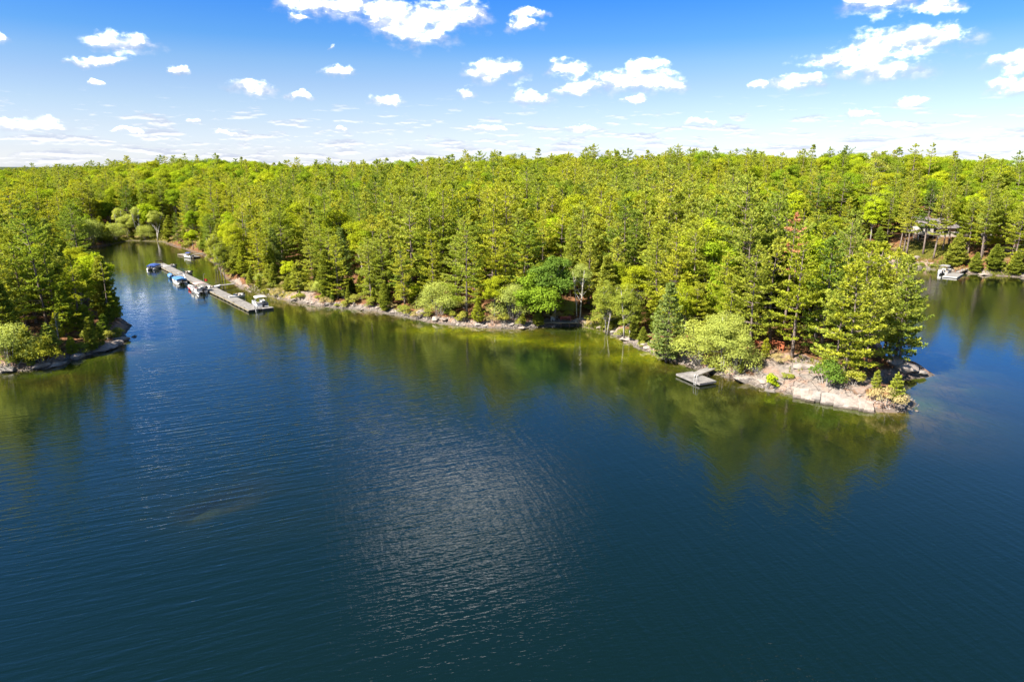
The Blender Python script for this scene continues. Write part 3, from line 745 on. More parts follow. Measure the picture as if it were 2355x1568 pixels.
plant_px('deadpine', 1803, 752, 505, info='dead pine with rust red needles standing among green pines')
plant_px('willowshrub', 1606, 838, 732, info='rounded pale green willow overhanging the L-shaped swimming dock')
plant_px('willow1', 1662, 856, 716, info='tallest of the rounded pale willows behind the swimming dock')
plant_px('willowshrub', 1690, 864, 775, info='low rounded pale willow spilling over the rock right of the swimming dock')
plant_px('bluepine', 1532, 832, 655, info='blue-green pine with branches to the ground, left of the swimming dock')
plant_px('brightshrub', 1764, 893, 858, tilt=(0, 0.5), info='bright green sapling leaning out of a crack in the granite slope')
plant_px('shrub1', 1808, 872, 858, info='tiny green bush alone in the middle of the granite slope')
plant_px('darkshrub', 1897, 886, 830, info='dark rounded shrub on the rock below the close pair of pines')
plant_px('young0', 2012, 898, 855, info='small young pine at the low end of the point')
plant_px('young0', 2056, 930, 872, info='slender young pine nearest the tip of the point')['s'] = 0.62
plant_px('dryshrub', 2036, 936, 895, info='straw coloured dry bush on the very tip of the point')
plant_px('shrub0', 1960, 885, 850, info='green shrub by the small inlet behind the slabs')
plant_px('young0', 1758, 826, 782, info='little pine in front of the orange railing')
plant_px('dryshrub', 1790, 832, 812, info='grey dry bush at the top of the granite slope')
plant_px('maple', 1241, 744, 628, info='rounded leafy maple overhanging the left end of the bench deck')
plant_px('darkmaple', 1275, 735, 585, info='dark blue-green maple rising behind the bench deck')
plant_px('birch', 1333, 732, 606, info='birch with two white trunks at the right end of the bench deck')
plant_px('willowshrub', 1176, 738, 648, info='olive green round tree left of the leafy maple')
plant_px('willowshrub', 1008, 726, 640, info='grey-green willow on the bank, left of centre')
plant_px('olive', 1393, 768, 640, info='dense olive tree on the shore right of the bench deck')
plant_px('olive', 1442, 786, 650, info='narrower olive tree at the water right of the dense olive one')
plant_px('young1', 1100, 745, 688, info='small layered pine at the rocks between willow and maple')
plant_px('bright', 958, 700, 652, info='vivid yellow-green maple sapling beside a leaning pine trunk')
plant_px('pine4', 725, 665, 540, tilt=(0, -0.10), info='pine with a long trunk leaning left above the rocky bank')
plant_px('pine0', 931, 709, 570, tilt=(0, -0.07), info='pine whose bare trunk leans left at the waterline, left of centre')
plant_px('cedar0', 885, 708, 655, info='low spreading cedar over the dark waterline left of centre')
plant_px('olive', 515, 646, 556, info='olive leaning tree overhanging the bay by the second dock')
plant_px('olive', 500, 626, 535, info='olive tree at the water above the second dock ramp')
plant_px('bright', 668, 655, 600, info='bright green maple at the top of the grassy slope')
plant_px('snag', 138, 796, 722, info='bleached dead snag at the front of the left shore')
plant_px('yellowshrub', 100, 838, 786, info='yellow-green bush at the front of the left shore')
plant_px('willowshrub', 25, 850, 740, info='grey-green bush at the left edge of the picture, on the shore')
plant_px('scraggy', 250, 742, 596, tilt=(0, -0.02), info='scraggy thin pine leaning out at the right end of the left shore')
for px, py, tp, kd, nm in [(322, 550, 478, 'birch', 'pale leafy birch at the head of the bay, middle one of three'), (296, 549, 492, 'willow1', 'pale yellow-green willow at the head of the bay, left one of three'), (262, 553, 512, 'willowshrub', 'grey-green bushy willow on the reedy corner at the head of the bay'), (362, 553, 486, 'birch', 'pale leafy birch at the head of the bay, right one of three'), (338, 552, 516, 'willowshrub', 'low bushy willow at the head of the bay'), (392, 553, 500, 'cedar0', 'spreading cedar at the right of the bay head'), (410, 560, 495, 'pine2', 'pine at the right of the bay head, nearest the small dock'), (236, 560, 505, 'young1', 'young pine on the reedy corner left of the bay head'), (280, 543, 480, 'birch', 'birch behind the reeds at the left of the bay head'), (345, 540, 470, 'bright', 'bright leafy tree behind the low willow at the bay head'), (212, 560, 500, 'willowshrub', 'bushy willow at the left end of the bay head'), (445, 574, 530, 'bright', 'bright green bush-like tree right of the bay head')]:
    plant_px(kd, px, py, tp, info=nm)
for k_, (px, py, tp, kd, nm) in enumerate([(2067, 576, 440, 'tall0', 'leftmost of the tall bare-trunked pines left of the lawn'), (2077, 580, 432, 'tall1', 'second of the tall bare-trunked pines left of the lawn'), (2083, 587, 445, 'tall0', 'third of the tall bare-trunked pines, at the left edge of the lawn'), (2121, 587, 430, 'tall1', 'pale slim trunked pine standing in the middle of the sunny lawn'), (2145, 597, 440, 'tall0', 'pine at the lower edge of the lawn left of the big cone-shaped cedar'), (2167, 577, 425, 'tall1', 'pine in front of the middle of the house'), (2181, 563, 430, 'tall0', 'pine close to the house wall behind the cone-shaped cedar'), (2253, 607, 420, 'tall1', 'thick grey trunked pine right of the cone-shaped cedar')]):
    plant_px(kd, px, py, tp, info=nm, tilt=(0, 0))
plant_px('cedar0', 2194, 617, 546, info='big cone-shaped cedar behind the moored canopy boat on the far shore')
plant_px('cedar0', 2240, 628, 585, info='small cedar at the water right of the far dock')
plant_px('cedar0', 2284, 620, 566, info='round cedar right of the thick grey trunk on the far shore')
plant_px('cedar0', 2332, 634, 584, info='low cedar at the right edge of the picture on the far shore')
plant_px('brighttall', 2000, 560, 458, info='vivid yellow-green maple above the channel, left of the house')
plant_px('brighttall', 1965, 520, 440, info='bright green maple on the slope behind the point')
plant_px('brighttall', 2330, 560, 470, info='bright yellow-green maple right of the house')
plant_px('brighttall', 1345, 560, 465, info='bright green maple in the middle of the forest')
# trees against the sky
def plant_sky(kind, px, top, r_, info=None):
    d = ray(px, top); k = r_ / math.hypot(d.x, d.y); x, y, zt = d.x * k, d.y * k, CAM_H + d.z * k
    g = tz(x, y); plant(kind, x, y, max(0.5, (zt - g) / KIND[kind][2]), None, (0, 0), g, info)
for px, tp, r_, kd, nm in [(1238, 343, 300, 'skypine0', 'lone dark pine poking above the ridge right of centre'), (1871, 334, 310, 'skypine0', 'dark pine on the skyline, first one left of the airy bare-topped tree'), (2022, 338, 315, 'airy', 'airy half-bare tree on the skyline right of the lone dark pine'), (2068, 340, 318, 'skypine0', 'small dark pine on the skyline right of the airy tree'), (2103, 332, 318, 'skypine1', 'tall dark pine on the skyline above the house, left one'), (2148, 331, 318, 'skypine1', 'wide dark pine on the skyline above the house, right one'), (2196, 349, 318, 'skypine0', 'dark pine on the skyline right of the wide one'), (2345, 349, 330, 'skypine1', 'pine on the skyline at the right edge of the picture'), (1942, 347, 320, 'skypine0', 'thin pine on the skyline between the lone pine and the airy tree'), (425, 354, 440, 'skypine1', 'dark wide pine on top of the left hill'), (452, 357, 440, 'skypine0', 'dark pine on top of the left hill, right of the wide one'), (500, 358, 430, 'skypine0', 'pine on the right shoulder of the left hill'), (262, 372, 500, 'skypine0', 'pine on the left shoulder of the left hill'), (200, 382, 540, 'skypine0', 'small pine on the skyline far left'), (555, 362, 420, 'skypine0', 'pine on the skyline right of the left hill'), (1040, 356, 335, 'skypine0', 'pine on the skyline just left of centre'), (1075, 355, 335, 'skypine0', 'pine on the skyline at the centre'), (1150, 350, 325, 'skypine0', 'pine on the skyline left of the lone dark one'), (725, 374, 375, 'skypine0', 'pine on the skyline above the leaning trunk')]:
    plant_sky(kd, px, tp, r_, nm)
# shrubs along the bank
rs = random.Random(9)
SH = []
for px, py in [(575, 662), (600, 668), (640, 660), (660, 668), (690, 690), (735, 694), (765, 700), (815, 702), (1040, 738), (1065, 742), (1130, 745), (1160, 748), (1205, 752), (1355, 745), (1375, 752), (1500, 806), (1515, 815), (70, 848), (45, 850), (165, 822), (205, 808), (2095, 612), (2120, 620), (2145, 622), (2270, 630), (2310, 634), (230, 560), (255, 560), (285, 554), (345, 553), (400, 558), (415, 566), (440, 572), (455, 578), (640, 645), (620, 652), (700, 668), (780, 690), (2210, 628), (1880, 605), (1700, 868), (860, 708), (985, 735)]:
    SH.append(plant_px(rs.choice(['shrub0', 'shrub1', 'shrub0', 'dryshrub', 'young0', 'young0']), px + rs.uniform(-3, 3), py - rs.uniform(2, 6), info='bank'))
    SH[-1]['s'] = rs.uniform(0.5, 0.95) * (0.6 if SH[-1]['kind'] == 'young0' else 1)

# ------------------------------------------------------------------ the rest of the forest
def poly_w(pts, z): return np.array([p2w(x, y, z) for x, y in pts])
def poly_w(pts, z): return np.array([p2w(x, y, z) for x, y in pts])
def in_poly(X, Y, pl):
    ins = np.zeros(X.shape, bool); n = len(pl)
    for i in range(n):
        ax, ay = pl[i]; bx, by = pl[(i + 1) % n]
        if ay != by: ins ^= ((ay > Y) != (by > Y)) & (X < (bx - ax) * (Y - ay) / (by - ay) + ax)
    return ins
CLEAR = [poly_w([(1700, 800), (1760, 775), (1850, 815), (1960, 860), (2010, 862), (2140, 890), (2130, 935), (2060, 970), (1680, 890)], 1.5),
         poly_w([(545, 640), (600, 640), (680, 622), (715, 650), (700, 715), (545, 680)], 3.0),
         poly_w([(2085, 548), (2160, 548), (2200, 575), (2230, 595), (2354, 605), (2354, 640), (2080, 630), (2070, 590)], 4.0),
         np.array([(HOUSE[0] - 19, HOUSE[1] - 10), (HOUSE[0] + 19, HOUSE[1] - 10), (HOUSE[0] + 19, HOUSE[1] + 7), (HOUSE[0] - 19, HOUSE[1] + 7)]),
         np.array([(55, 91), (69, 91), (69, 106), (58, 104)]),
         poly_w([(1240, 755), (1245, 735), (1345, 725), (1350, 752)], 1.5),
         poly_w([(200, 545), (420, 540), (440, 570), (200, 575)], 1.0),
         poly_w([(1560, 860), (1570, 810), (1700, 820), (1720, 880)], 2.0)]
rng = np.random.RandomState(3)
def scatter(x0, x1, y0, y1, sp):
    X, Y = np.meshgrid(np.arange(x0, x1, sp), np.arange(y0, y1, sp))
    X = (X + rng.uniform(-.42, .42, X.shape) * sp).ravel(); Y = (Y + rng.uniform(-.42, .42, Y.shape) * sp).ravel()
    return X, Y
X1, Y1 = scatter(-330, 330, 70, 420, 5.5)
X2, Y2 = scatter(-900, -100, 300, 1100, 9.0)
X3, Y3 = scatter(-330, 330, 420, 520, 7.0)
X4, Y4 = scatter(30, 82, 96, 150, 5.0)
X = np.concatenate([X1, X2, X3, X4]); Y = np.concatenate([Y1, Y2, Y3, Y4])
a = np.arctan2(X, Y); r = np.hypot(X, Y); d = sdist(X, Y)
Rr = np.interp(a, _AZ, SKR)
ok = (np.abs(a) < R(41)) & (d > 1.6) & ((r < Rr + 70) | ((a < R(-26)) & (r < 1250)))
ok[len(X1):len(X1) + len(X2)] &= (r[len(X1):len(X1) + len(X2)] > 400) | (Y[len(X1):len(X1) + len(X2)] > 420)
for pl in CLEAR: ok &= ~in_poly(X, Y, pl)
X, Y, a, r, d = X[ok], Y[ok], a[ok], r[ok], d[ok]
for t in TREES:
    if t['info'] and t['info'] != 'bank':
        k = (X - t['x']) ** 2 + (Y - t['y']) ** 2 > 3.0 ** 2
        X, Y, a, r, d = X[k], Y[k], a[k], r[k], d[k]
for t in TREES:
    if t['kind'] == 'deadpine':
        rt, at_ = math.hypot(t['x'], t['y']), math.atan2(t['x'], t['y'])
        k = ~((np.abs(a - at_) * r < 4.2) & (r > rt - 24) & (r < rt + 3))
        X, Y, a, r, d = X[k], Y[k], a[k], r[k], d[k]
Z = terrain(X, Y)
nz = fbm(X, Y, 60, 3)
upl = np.maximum(sstep(45, 120, d) * np.where(X > 0, 1.0, 0.6) * sstep(-160, 40, X), np.where(a > R(-22), 0.8, 0.30) * sstep(300, 380, r))
pb = 0.16 + 0.80 * upl + 0.8 * nz * (0.3 + upl) + 0.45 * np.exp(-((a - R(-25)) / 0.08) ** 2) * sstep(330, 420, r) + 0.40 * sstep(100, 150, X) * sstep(0, 60, d)
isb = rng.rand(len(X)) < pb
# low growth under the trees at the water's edge
Xu, Yu = scatter(-180, 170, 75, 300, 3.3)
du = sdist(Xu, Yu); au = np.arctan2(Xu, Yu)
ku = (du > 0.5) & (du < 9) & (np.abs(au) < R(37)) & (rng.rand(len(Xu)) < 0.75)
for i_, pl in enumerate(CLEAR):
    if i_ != 1 and i_ != 6: ku &= ~in_poly(Xu, Yu, pl)
Xu, Yu, du = Xu[ku], Yu[ku], du[ku]
# only those with open water in front of them, seen from the viewpoint
ru = np.hypot(Xu, Yu)
seen = np.ones(len(Xu), bool)
for st in (10, 18, 30, 45): seen &= sdist(Xu * (1 - st / ru), Yu * (1 - st / ru)) < 3
Xu, Yu = Xu[seen], Yu[seen]
for i in rng.permutation(len(Xu))[:230]:
    kd = ('shrub0', 'young0', 'shrub0', 'young0', 'dryshrub', 'cedar1', 'young1', 'willowshrub', 'cedar0', 'shrub1')[rng.randint(10)]
    t_ = plant(kd, float(Xu[i]), float(Yu[i]), rng.uniform(0.6, 1.15) * {'willowshrub': 0.4, 'cedar1': 0.5, 'young1': 0.6, 'cedar0': 0.42}.get(kd, 1.0), info='bank')
for pts_ in (front[9:24], front[24:28], isl[:8]):
    for (ax, ay), (bx, by) in zip(pts_[:-1], pts_[1:]):
        L_ = math.hypot(bx - ax, by - ay)
        for k_ in range(int(L_ / 3.4) + 1):
            if rng.rand() < 0.45: continue
            t_ = rng.rand(); nx, ny = -(by - ay) / L_, (bx - ax) / L_
            off = rng.uniform(0.3, 1.1); x_, y_ = ax + (bx - ax) * t_ + nx * off, ay + (by - ay) * t_ + ny * off
            if sdist(np.array([x_]), np.array([y_]))[0] < 0: continue
            if any(in_poly(np.array([x_]), np.array([y_]), pl)[0] for i_, pl in enumerate(CLEAR) if i_ in (0, 4, 5)): continue
            plant(('shrub0', 'shrub1', 'young0', 'shrub0', 'dryshrub')[rng.randint(5)], float(x_), float(y_), float(rng.uniform(.45, .85)), info='bank')
POOL = []
for i in range(len(X)):
    broad = bool(isb[i])
    near = d[i] < 10
    if broad: kd = (BROADS + ['brighttall'])[rng.randint(5)] if rng.rand() < 0.75 else 'broad%d' % rng.randint(4); s = rng.uniform(0.80, 1.22) * (0.72 if near else 1)
    elif near and rng.rand() < 0.42: kd = ('cedar1', 'young1', 'bluepine', 'cedar1', 'young1', 'cedar0')[rng.randint(6)]; s = rng.uniform(0.7, 1.15)
    else: kd = PINES[rng.randint(9)]; s = rng.uniform(0.82, 1.30) * (0.85 if near else 1)
    eh = np.interp(a[i], _AZ, _EL) + R(0.28) * rng.normal() + R(0.38)
    s = max(0.45, min(s, (CAM_H + r[i] * math.tan(eh) - Z[i]) / KIND[kd][2])) if r[i] > 150 else s
    POOL.append((r[i], kd, X[i], Y[i], Z[i], s, rng.uniform(0, 6.28), d[i], broad))
# which of them show most: walk away from the viewpoint and keep, for each bearing, how much has been covered
POOL.sort(key=lambda q: q[0])
colmax = np.full(900, -1.0); BIN = R(82) / 900
score = []
for q in POOL:
    rr, kd, x, y, z, s, rz, dd, broad = q
    half = (3.6 if broad else 2.4) * s / rr; a0 = math.atan2(x, y) + R(41)
    i0, i1 = int(max(0, (a0 - half) / BIN)), int(min(899, (a0 + half) / BIN))
    e = math.atan2(z + KIND[kd][2] * s * 0.93 - CAM_H, rr); lo = math.atan2(z + 1 - CAM_H, rr)
    seg = colmax[i0:i1 + 1]
    inside = abs(math.atan2(x, y)) < R(37.5)
    score.append(float(np.clip(e - np.maximum(seg, lo), 0, None).sum()) if inside and len(seg) else 0.0)
    colmax[i0:i1 + 1] = np.maximum(seg, e - 0.004)
order = sorted(range(len(POOL)), key=lambda i: -score[i])
NP_MAX = 300 - sum(1 for t in TREES if any(w in t['kind'] for w in ('pine', 'tall', 'young', 'scraggy')))
NB_MAX = 230
chosen = set(); npine = nbroad = 0
for i in order:
    if score[i] <= 0.0008: break
    b = POOL[i][8] 
    if b and nbroad < NB_MAX: nbroad += 1; chosen.add(i)
    elif not b and npine < NP_MAX: npine += 1; chosen.add(i)
rest_p = [POOL[i] for i in range(len(POOL)) if i not in chosen]
for i in sorted(chosen):
    rr, kd, x, y, z, s, rz, dd, broad = POOL[i]
    t = plant(kd, float(x), float(y), float(s), float(rz), (rng.normal(0, .02), rng.normal(0, .02)), float(z)); t['d'] = float(dd)

# names, words
def words(kd):
    if kd.startswith(('pine', 'tall', 'skypine', 'scraggy', 'young')): return 'pine_tree', 'pine', 'white pine'
    if kd == 'bluepine': return 'pine_tree', 'pine', 'blue-green pine'
    if kd == 'deadpine': return 'dead_pine', 'dead tree', 'dead pine'
    if kd.startswith('cedar'): return 'cedar_tree', 'cedar', 'olive cedar'
    if kd == 'snag': return 'dead_snag', 'dead tree', 'snag'
    if 'shrub' in kd: return 'shrub', 'shrub', 'shrub'
    if kd == 'birch': return 'birch_tree', 'tree', 'birch'
    if kd.startswith('willow'): return 'willow_tree', 'tree', 'willow'
    return 'broadleaf_tree', 'tree', 'broadleaf tree'
PLACES = [(290, 'on the wooded left shore'), (470, 'around the head of the bay'), (560, 'behind the second dock'), (720, 'above the grassy rock slope by the long dock'), (900, 'behind the two leaning pine trunks'), (1090, 'above the rocky bank left of centre'), (1230, 'above the bank left of the leafy maple'), (1360, 'above the bench deck'), (1540, 'above the olive trees right of the bench deck'), (1720, 'behind the pale willows and the swimming dock'), (1900, 'behind the granite slope of the point'), (2060, 'at the right end of the point'), (9999, 'around the house on the far shore')]
_T = 'first second third fourth fifth sixth seventh eighth ninth tenth eleventh twelfth thirteenth fourteenth fifteenth sixteenth seventeenth eighteenth nineteenth'.split()
_C = ['twentieth'] + ['twenty-' + w for w in _T[:9]] + ['thirtieth'] + ['thirty-' + w for w in _T[:9]] + ['fortieth']
NTH = ['leftmost'] + [w + ' from left' for w in (_T + _C)[1:]]
BANDS = [('front-row', 14), ('second-row', 32), ('mid-slope', 80), ('upper-slope', 9999)]
buckets = {}
for t in TREES:
    t['px'] = w2p(t['x'], t['y'], t['z'] + 5)[0]
    if t['info'] is None or t['info'] == 'bank':
        pl = next(ph for lim, ph in PLACES if t['px'] < lim)
        bd = 'bank' if t['info'] == 'bank' else next(n for n, lim in BANDS if t['d'] < lim)
        buckets.setdefault((words(t['kind'])[2], bd, pl), []).append(t)
def clean(s): return ' '.join(s.split())
for (wd, bd, pl), ts in buckets.items():
    ts.sort(key=lambda t: t['px'])
    for i, t in enumerate(ts):
        base = ('low bank %s %s' % (wd if wd != 'white pine' else 'young pine', pl)) if bd == 'bank' else '%s %s %s' % (bd, wd, pl)
        if len(ts) == 1: t['label'] = base + ', the only such one'
        elif len(ts) <= 10: t['label'] = base + ', ' + ('rightmost' if i == len(ts) - 1 else NTH[i])
        elif bd in ('bank', 'front-row', 'second-row') and len(ts) <= len(NTH): t['label'] = base + ', ' + NTH[i]
        else:
            k = i * 3 // len(ts); t['label'] = base + (', left third', ', middle third', ', right third')[k]
        t['label'] = ' '.join(t['label'].split()[:16])
        t['group'] = clean('%s %s %s' % (bd, wd, pl)) + (' part %d' % (i * 3 // len(ts)) if len(ts) > 10 else '')
for t in TREES:
    nm, ct, wd = words(t['kind'])
    tr, cr, H = KIND[t['kind']]
    o = empty(nm, (t['x'], t['y'], t['z']), 0, t.get('label') or t['info'], ct, t.get('group'))
    o.rotation_euler = (t['tilt'][0], t['tilt'][1], t['rz'])
    if abs(t['tilt'][1]) > 0.04: o.rotation_euler = (0, t['tilt'][1], 0)
    wx = rs.uniform(0.88, 1.14); o.scale = (t['s'] * wx, t['s'] * wx, t['s'])
    link('stems' if 'shrub' in t['kind'] else 'trunk', tr, None, o)
    link('foliage' if 'shrub' in t['kind'] else ('branches' if t['kind'] == 'snag' else 'crown'), cr, None, o)

# the remaining forest, past counting: one mass of pines, one of broadleaf trees
def forest(name, items, kinds, label, cat):
    hid = bpy.data.collections.new(name + '_source')
    for i, kd in enumerate(kinds):
        tr, cr, H = KIND[kd]
        import bmesh
        bm = bmesh.new(); bm.from_mesh(tr); nf = len(bm.faces); bm.from_mesh(cr)
        bm.faces.ensure_lookup_table()
        for f in bm.faces[nf:]: f.material_index = 1
        me = bpy.data.meshes.new('%s_%02d' % (name, i)); bm.to_mesh(me); bm.free()
        me.materials.append(tr.materials[0]); me.materials.append(cr.materials[0])
        hid.objects.link(bpy.data.objects.new('%s_src_%02d' % (name, i), me))
    n = len(items)
    me = bpy.data.meshes.new(name); me.vertices.add(n)
    me.vertices.foreach_set('co', np.array([(q[2], q[3], q[4]) for q in items], np.float32).ravel())
    at = me.attributes.new('scl', 'FLOAT', 'POINT'); at.data.foreach_set('value', np.array([q[5] for q in items], np.float32))
    at = me.attributes.new('rot', 'FLOAT', 'POINT'); at.data.foreach_set('value', np.array([q[6] for q in items], np.float32))
    at = me.attributes.new('idx', 'INT', 'POINT'); at.data.foreach_set('value', np.array([kinds.index(q[1]) for q in items], np.int32))
    o = link(name, me); tag(o, label, cat, None, 'stuff')
    ng = bpy.data.node_groups.new(name, 'GeometryNodeTree')
    ng.interface.new_socket('Geometry', in_out='INPUT', socket_type='NodeSocketGeometry')
    ng.interface.new_socket('Geometry', in_out='OUTPUT', socket_type='NodeSocketGeometry')
    nd = ng.nodes; gi = nd.new('NodeGroupInput'); go = nd.new('NodeGroupOutput')
    ip = nd.new('GeometryNodeInstanceOnPoints'); ci = nd.new('GeometryNodeCollectionInfo')
    ci.inputs['Collection'].default_value = hid; ci.inputs['Separate Children'].default_value = True; ci.inputs['Reset Children'].default_value = True
    ip.inputs['Pick Instance'].default_value = True
    def na(nm, ty):
        q = nd.new('GeometryNodeInputNamedAttribute'); q.data_type = ty; q.inputs['Name'].default_value = nm; return q.outputs[0]
    cx = nd.new('ShaderNodeCombineXYZ'); L = ng.links.new
    L(na('rot', 'FLOAT'), cx.inputs[2]); L(gi.outputs[0], ip.inputs['Points']); L(ci.outputs[0], ip.inputs['Instance'])
    L(na('idx', 'INT'), ip.inputs['Instance Index']); L(cx.outputs[0], ip.inputs['Rotation']); L(na('scl', 'FLOAT'), ip.inputs['Scale'])
    L(ip.outputs[0], go.inputs[0])
    o.modifiers.new('forest', 'NODES').node_group = ng
    return o
fp = [q for q in rest_p if not q[8]]; fbr = [q for q in rest_p if q[8]]
forest('pine_forest', fp, sorted({q[1] for q in fp}), 'dense pine forest filling the slopes behind the nearer pines', 'forest')
forest('broadleaf_forest', fbr, sorted({q[1] for q in fbr}), 'mass of bright green broadleaf trees covering the ridge', 'forest')
#print('TRIS', sum(sum(len(p.vertices) - 2 for p in m_.polygons) for k_ in KIND.values() for m_ in k_[:2]))
print('TREES', len(TREES), 'pool', len(POOL), 'rest', len(fp), len(fbr))

# ------------------------------------------------------------------ rocks
import bmesh
def rock_mesh(seed, n=22, flat=0.7):
    rg = np.random.RandomState(seed); bm = bmesh.new()
    for _ in range(n):
        p = rg.normal(0, 1, 3); p /= np.linalg.norm(p); p = np.sign(p) * np.abs(p) ** 0.75
        bm.verts.new((p[0] * rg.uniform(.8, 1.05), p[1] * rg.uniform(.8, 1.05), p[2] * flat * rg.uniform(.8, 1.05)))
    bmesh.ops.convex_hull(bm, input=bm.verts)
    for v in [v for v in bm.verts if not v.link_faces]: bm.verts.remove(v)
    bmesh.ops.bevel(bm, geom=list(bm.edges), offset=0.03, segments=1, affect='EDGES')
    me = bpy.data.meshes.new('rock'); bm.to_mesh(me); bm.free(); me.materials.append(MATS['granite']); return me
def slab_mesh(seed):
    rg = np.random.RandomState(seed); bm = bmesh.new()
    for sx in (-1, 1):
        for sy in (-1, 1):
            for sz in (-1, 1):
                bm.verts.new((sx * rg.uniform(.82, 1.0), sy * rg.uniform(.82, 1.0), sz * rg.uniform(.75, 1.0)))
    for _ in range(3): bm.verts.new((rg.uniform(-.7, .7), rg.uniform(-.7, .7), rg.uniform(.95, 1.15)))
    bmesh.ops.convex_hull(bm, input=bm.verts)
    for v in [v for v in bm.verts if not v.link_faces]: bm.verts.remove(v)
    bmesh.ops.bevel(bm, geom=list(bm.edges), offset=0.05, segments=1, affect='EDGES')
    me = bpy.data.meshes.new('slab'); bm.to_mesh(me); bm.free(); me.materials.append(MATS['granite']); return me
SLABS = [slab_mesh(i) for i in range(6)]
ROCKS = [rock_mesh(i, 16 + i * 2, .55 + .06 * (i % 4)) for i in range(7)]
def put_rock(x, y, z, size, rot, k, label, group=None, name='boulder'):
    o = bpy.data.objects.new(name, ROCKS[k % 7]); col.objects.link(o)
    o.location = (x, y, z); o.scale = size; o.rotation_euler = rot
    tag(o, label, 'rock', group); return o
rk = random.Random(12)
def rock_px(px, py, size, rz, k, label, lift=0.0, tilt=(0.0, 0.0)):
    x, y, z = ground(px, py); put_rock(x, y, max(tz(x, y), -0.1) + lift, size, (tilt[0], tilt[1], rz), k, label)
rock_px(2086, 853, (2.3, 1.5, 1.15), 0.2, 3, 'big pale boulder off the right end of the point, larger of the split pair', 0.25)
rock_px(2114, 861, (1.15, 0.9, 0.75), 0.5, 1, 'smaller outer half of the split boulder at the right end of the point', 0.15)
rock_px(2054, 838, (1.6, 1.3, 1.3), 1.1, 4, 'dark shaded boulder under the outermost pine of the point', 0.3)
rock_px(2106, 945, (0.35, 0.3, 0.3), 0.5, 2, 'small pale rock standing alone in the water off the tip', 0.05)
rock_px(1848, 846, (1.9, 1.3, 0.8), -0.3, 0, 'large pale boulder embedded at the middle of the bare granite slope', 0.1)
rock_px(1710, 876, (1.9, 1.3, 1.0), 0.3, 5, 'dark lichened boulder at the left foot of the granite slope', 0.1)
rock_px(1738, 850, (0.9, 0.7, 0.6), 0.9, 6, 'grey boulder under the bare trunked pine on the point', 0.1)
rock_px(975, 726, (1.9, 1.2, 1.5), 0.4, 6, 'tall pale rock face on the bank left of centre, beside the grey-green willow', 0.3)
rock_px(1003, 735, (1.3, 1.0, 1.0), 1.4, 2, 'blocky pale boulder just right of the tall rock face', 0.15)
rock_px(1325, 746, (0.9, 0.7, 0.75), 0.4, 3, 'pale upright boulder at the right end of the bench deck', 0.15)
rock_px(1378, 756, (0.7, 0.6, 0.8), 0.4, 1, 'small white boulder at the waterline left of the dense olive tree', 0.1)
rock_px(1272, 752, (0.8, 0.7, 0.6), 2.0, 5, 'dark boulder at the waterline under the left end of the bench deck', 0.0)
for i in range(11):
    t_ = i / 10; (ax_, ay_), (bx2, by2) = p2w(1838, 908, 0.4), p2w(2002, 938, 0.4)
    x, y = ax_ + (bx2 - ax_) * t_ + rk.uniform(-.15, .15), ay_ + (by2 - ay_) * t_ + 0.55 + rk.uniform(-.2, .3)
    o = put_rock(x, y, 0.25 + rk.uniform(-.05, .1), (rk.uniform(.56, .74), rk.uniform(1.1, 1.5), rk.uniform(.40, .58)), (0.26 + rk.uniform(-.05, .05), rk.uniform(-.06, .06), -0.42 + rk.uniform(-.12, .12)), 0, 'sloping granite block at the water by the tip, ' + ('rightmost of eleven' if i == 10 else (NTH[i] if i < 10 else '')), None, 'granite_block')
    o.data = SLABS[i % 6]
for i, (px, py) in enumerate([(232, 806), (250, 800), (266, 792), (278, 783), (180, 824), (95, 848), (20, 854), (130, 842)]):
    rock_px(px, py, (rk.uniform(1.0, 1.8), rk.uniform(0.8, 1.2), rk.uniform(0.6, 1.1)), rk.uniform(0, 3), i + 2, 'grey boulder on the left shore, ' + ['in front of its right end, left one', 'in front of its right end, middle one', 'in front of its right end, right one', 'outermost at its right end', 'below the dead snag', 'below the yellow-green bush', 'at the left edge of the picture', 'right of the yellow-green bush'][i], 0.15)
for px, py, nm in [(2335, 572, 'grey rock outcrop on the far bank at the right edge'), (2348, 590, 'pale rock on the far bank below the grey outcrop'), (2105, 596, 'pale boulder at the foot of the sunny lawn'), (2262, 633, 'white rock at the far waterline right of the small cedar')]:
    rock_px(px, py, (1.9, 1.4, 1.2), 0.4, int(px), nm, 0.1)
def walk(pts, step):
    o = []
    for (ax, ay), (bx, by) in zip(pts[:-1], pts[1:]):
        n = max(1, int(math.hypot(bx - ax, by - ay) / step))
        for i in range(n): o.append((ax + (bx - ax) * i / n, ay + (by - ay) * i / n, (by - ay), -(bx - ax)))
    return o
shores = [(front[8:17], 'on the rocky bank right of the long dock'), (front[16:24], 'along the shore by the bench deck'), (front[23:29], 'along the shore beside the swimming dock'), (front[29:33] + back[:3], 'around the tip of the point'), (far[2:], 'along the far shore below the house'), (isl[:8], 'along the left shore')]
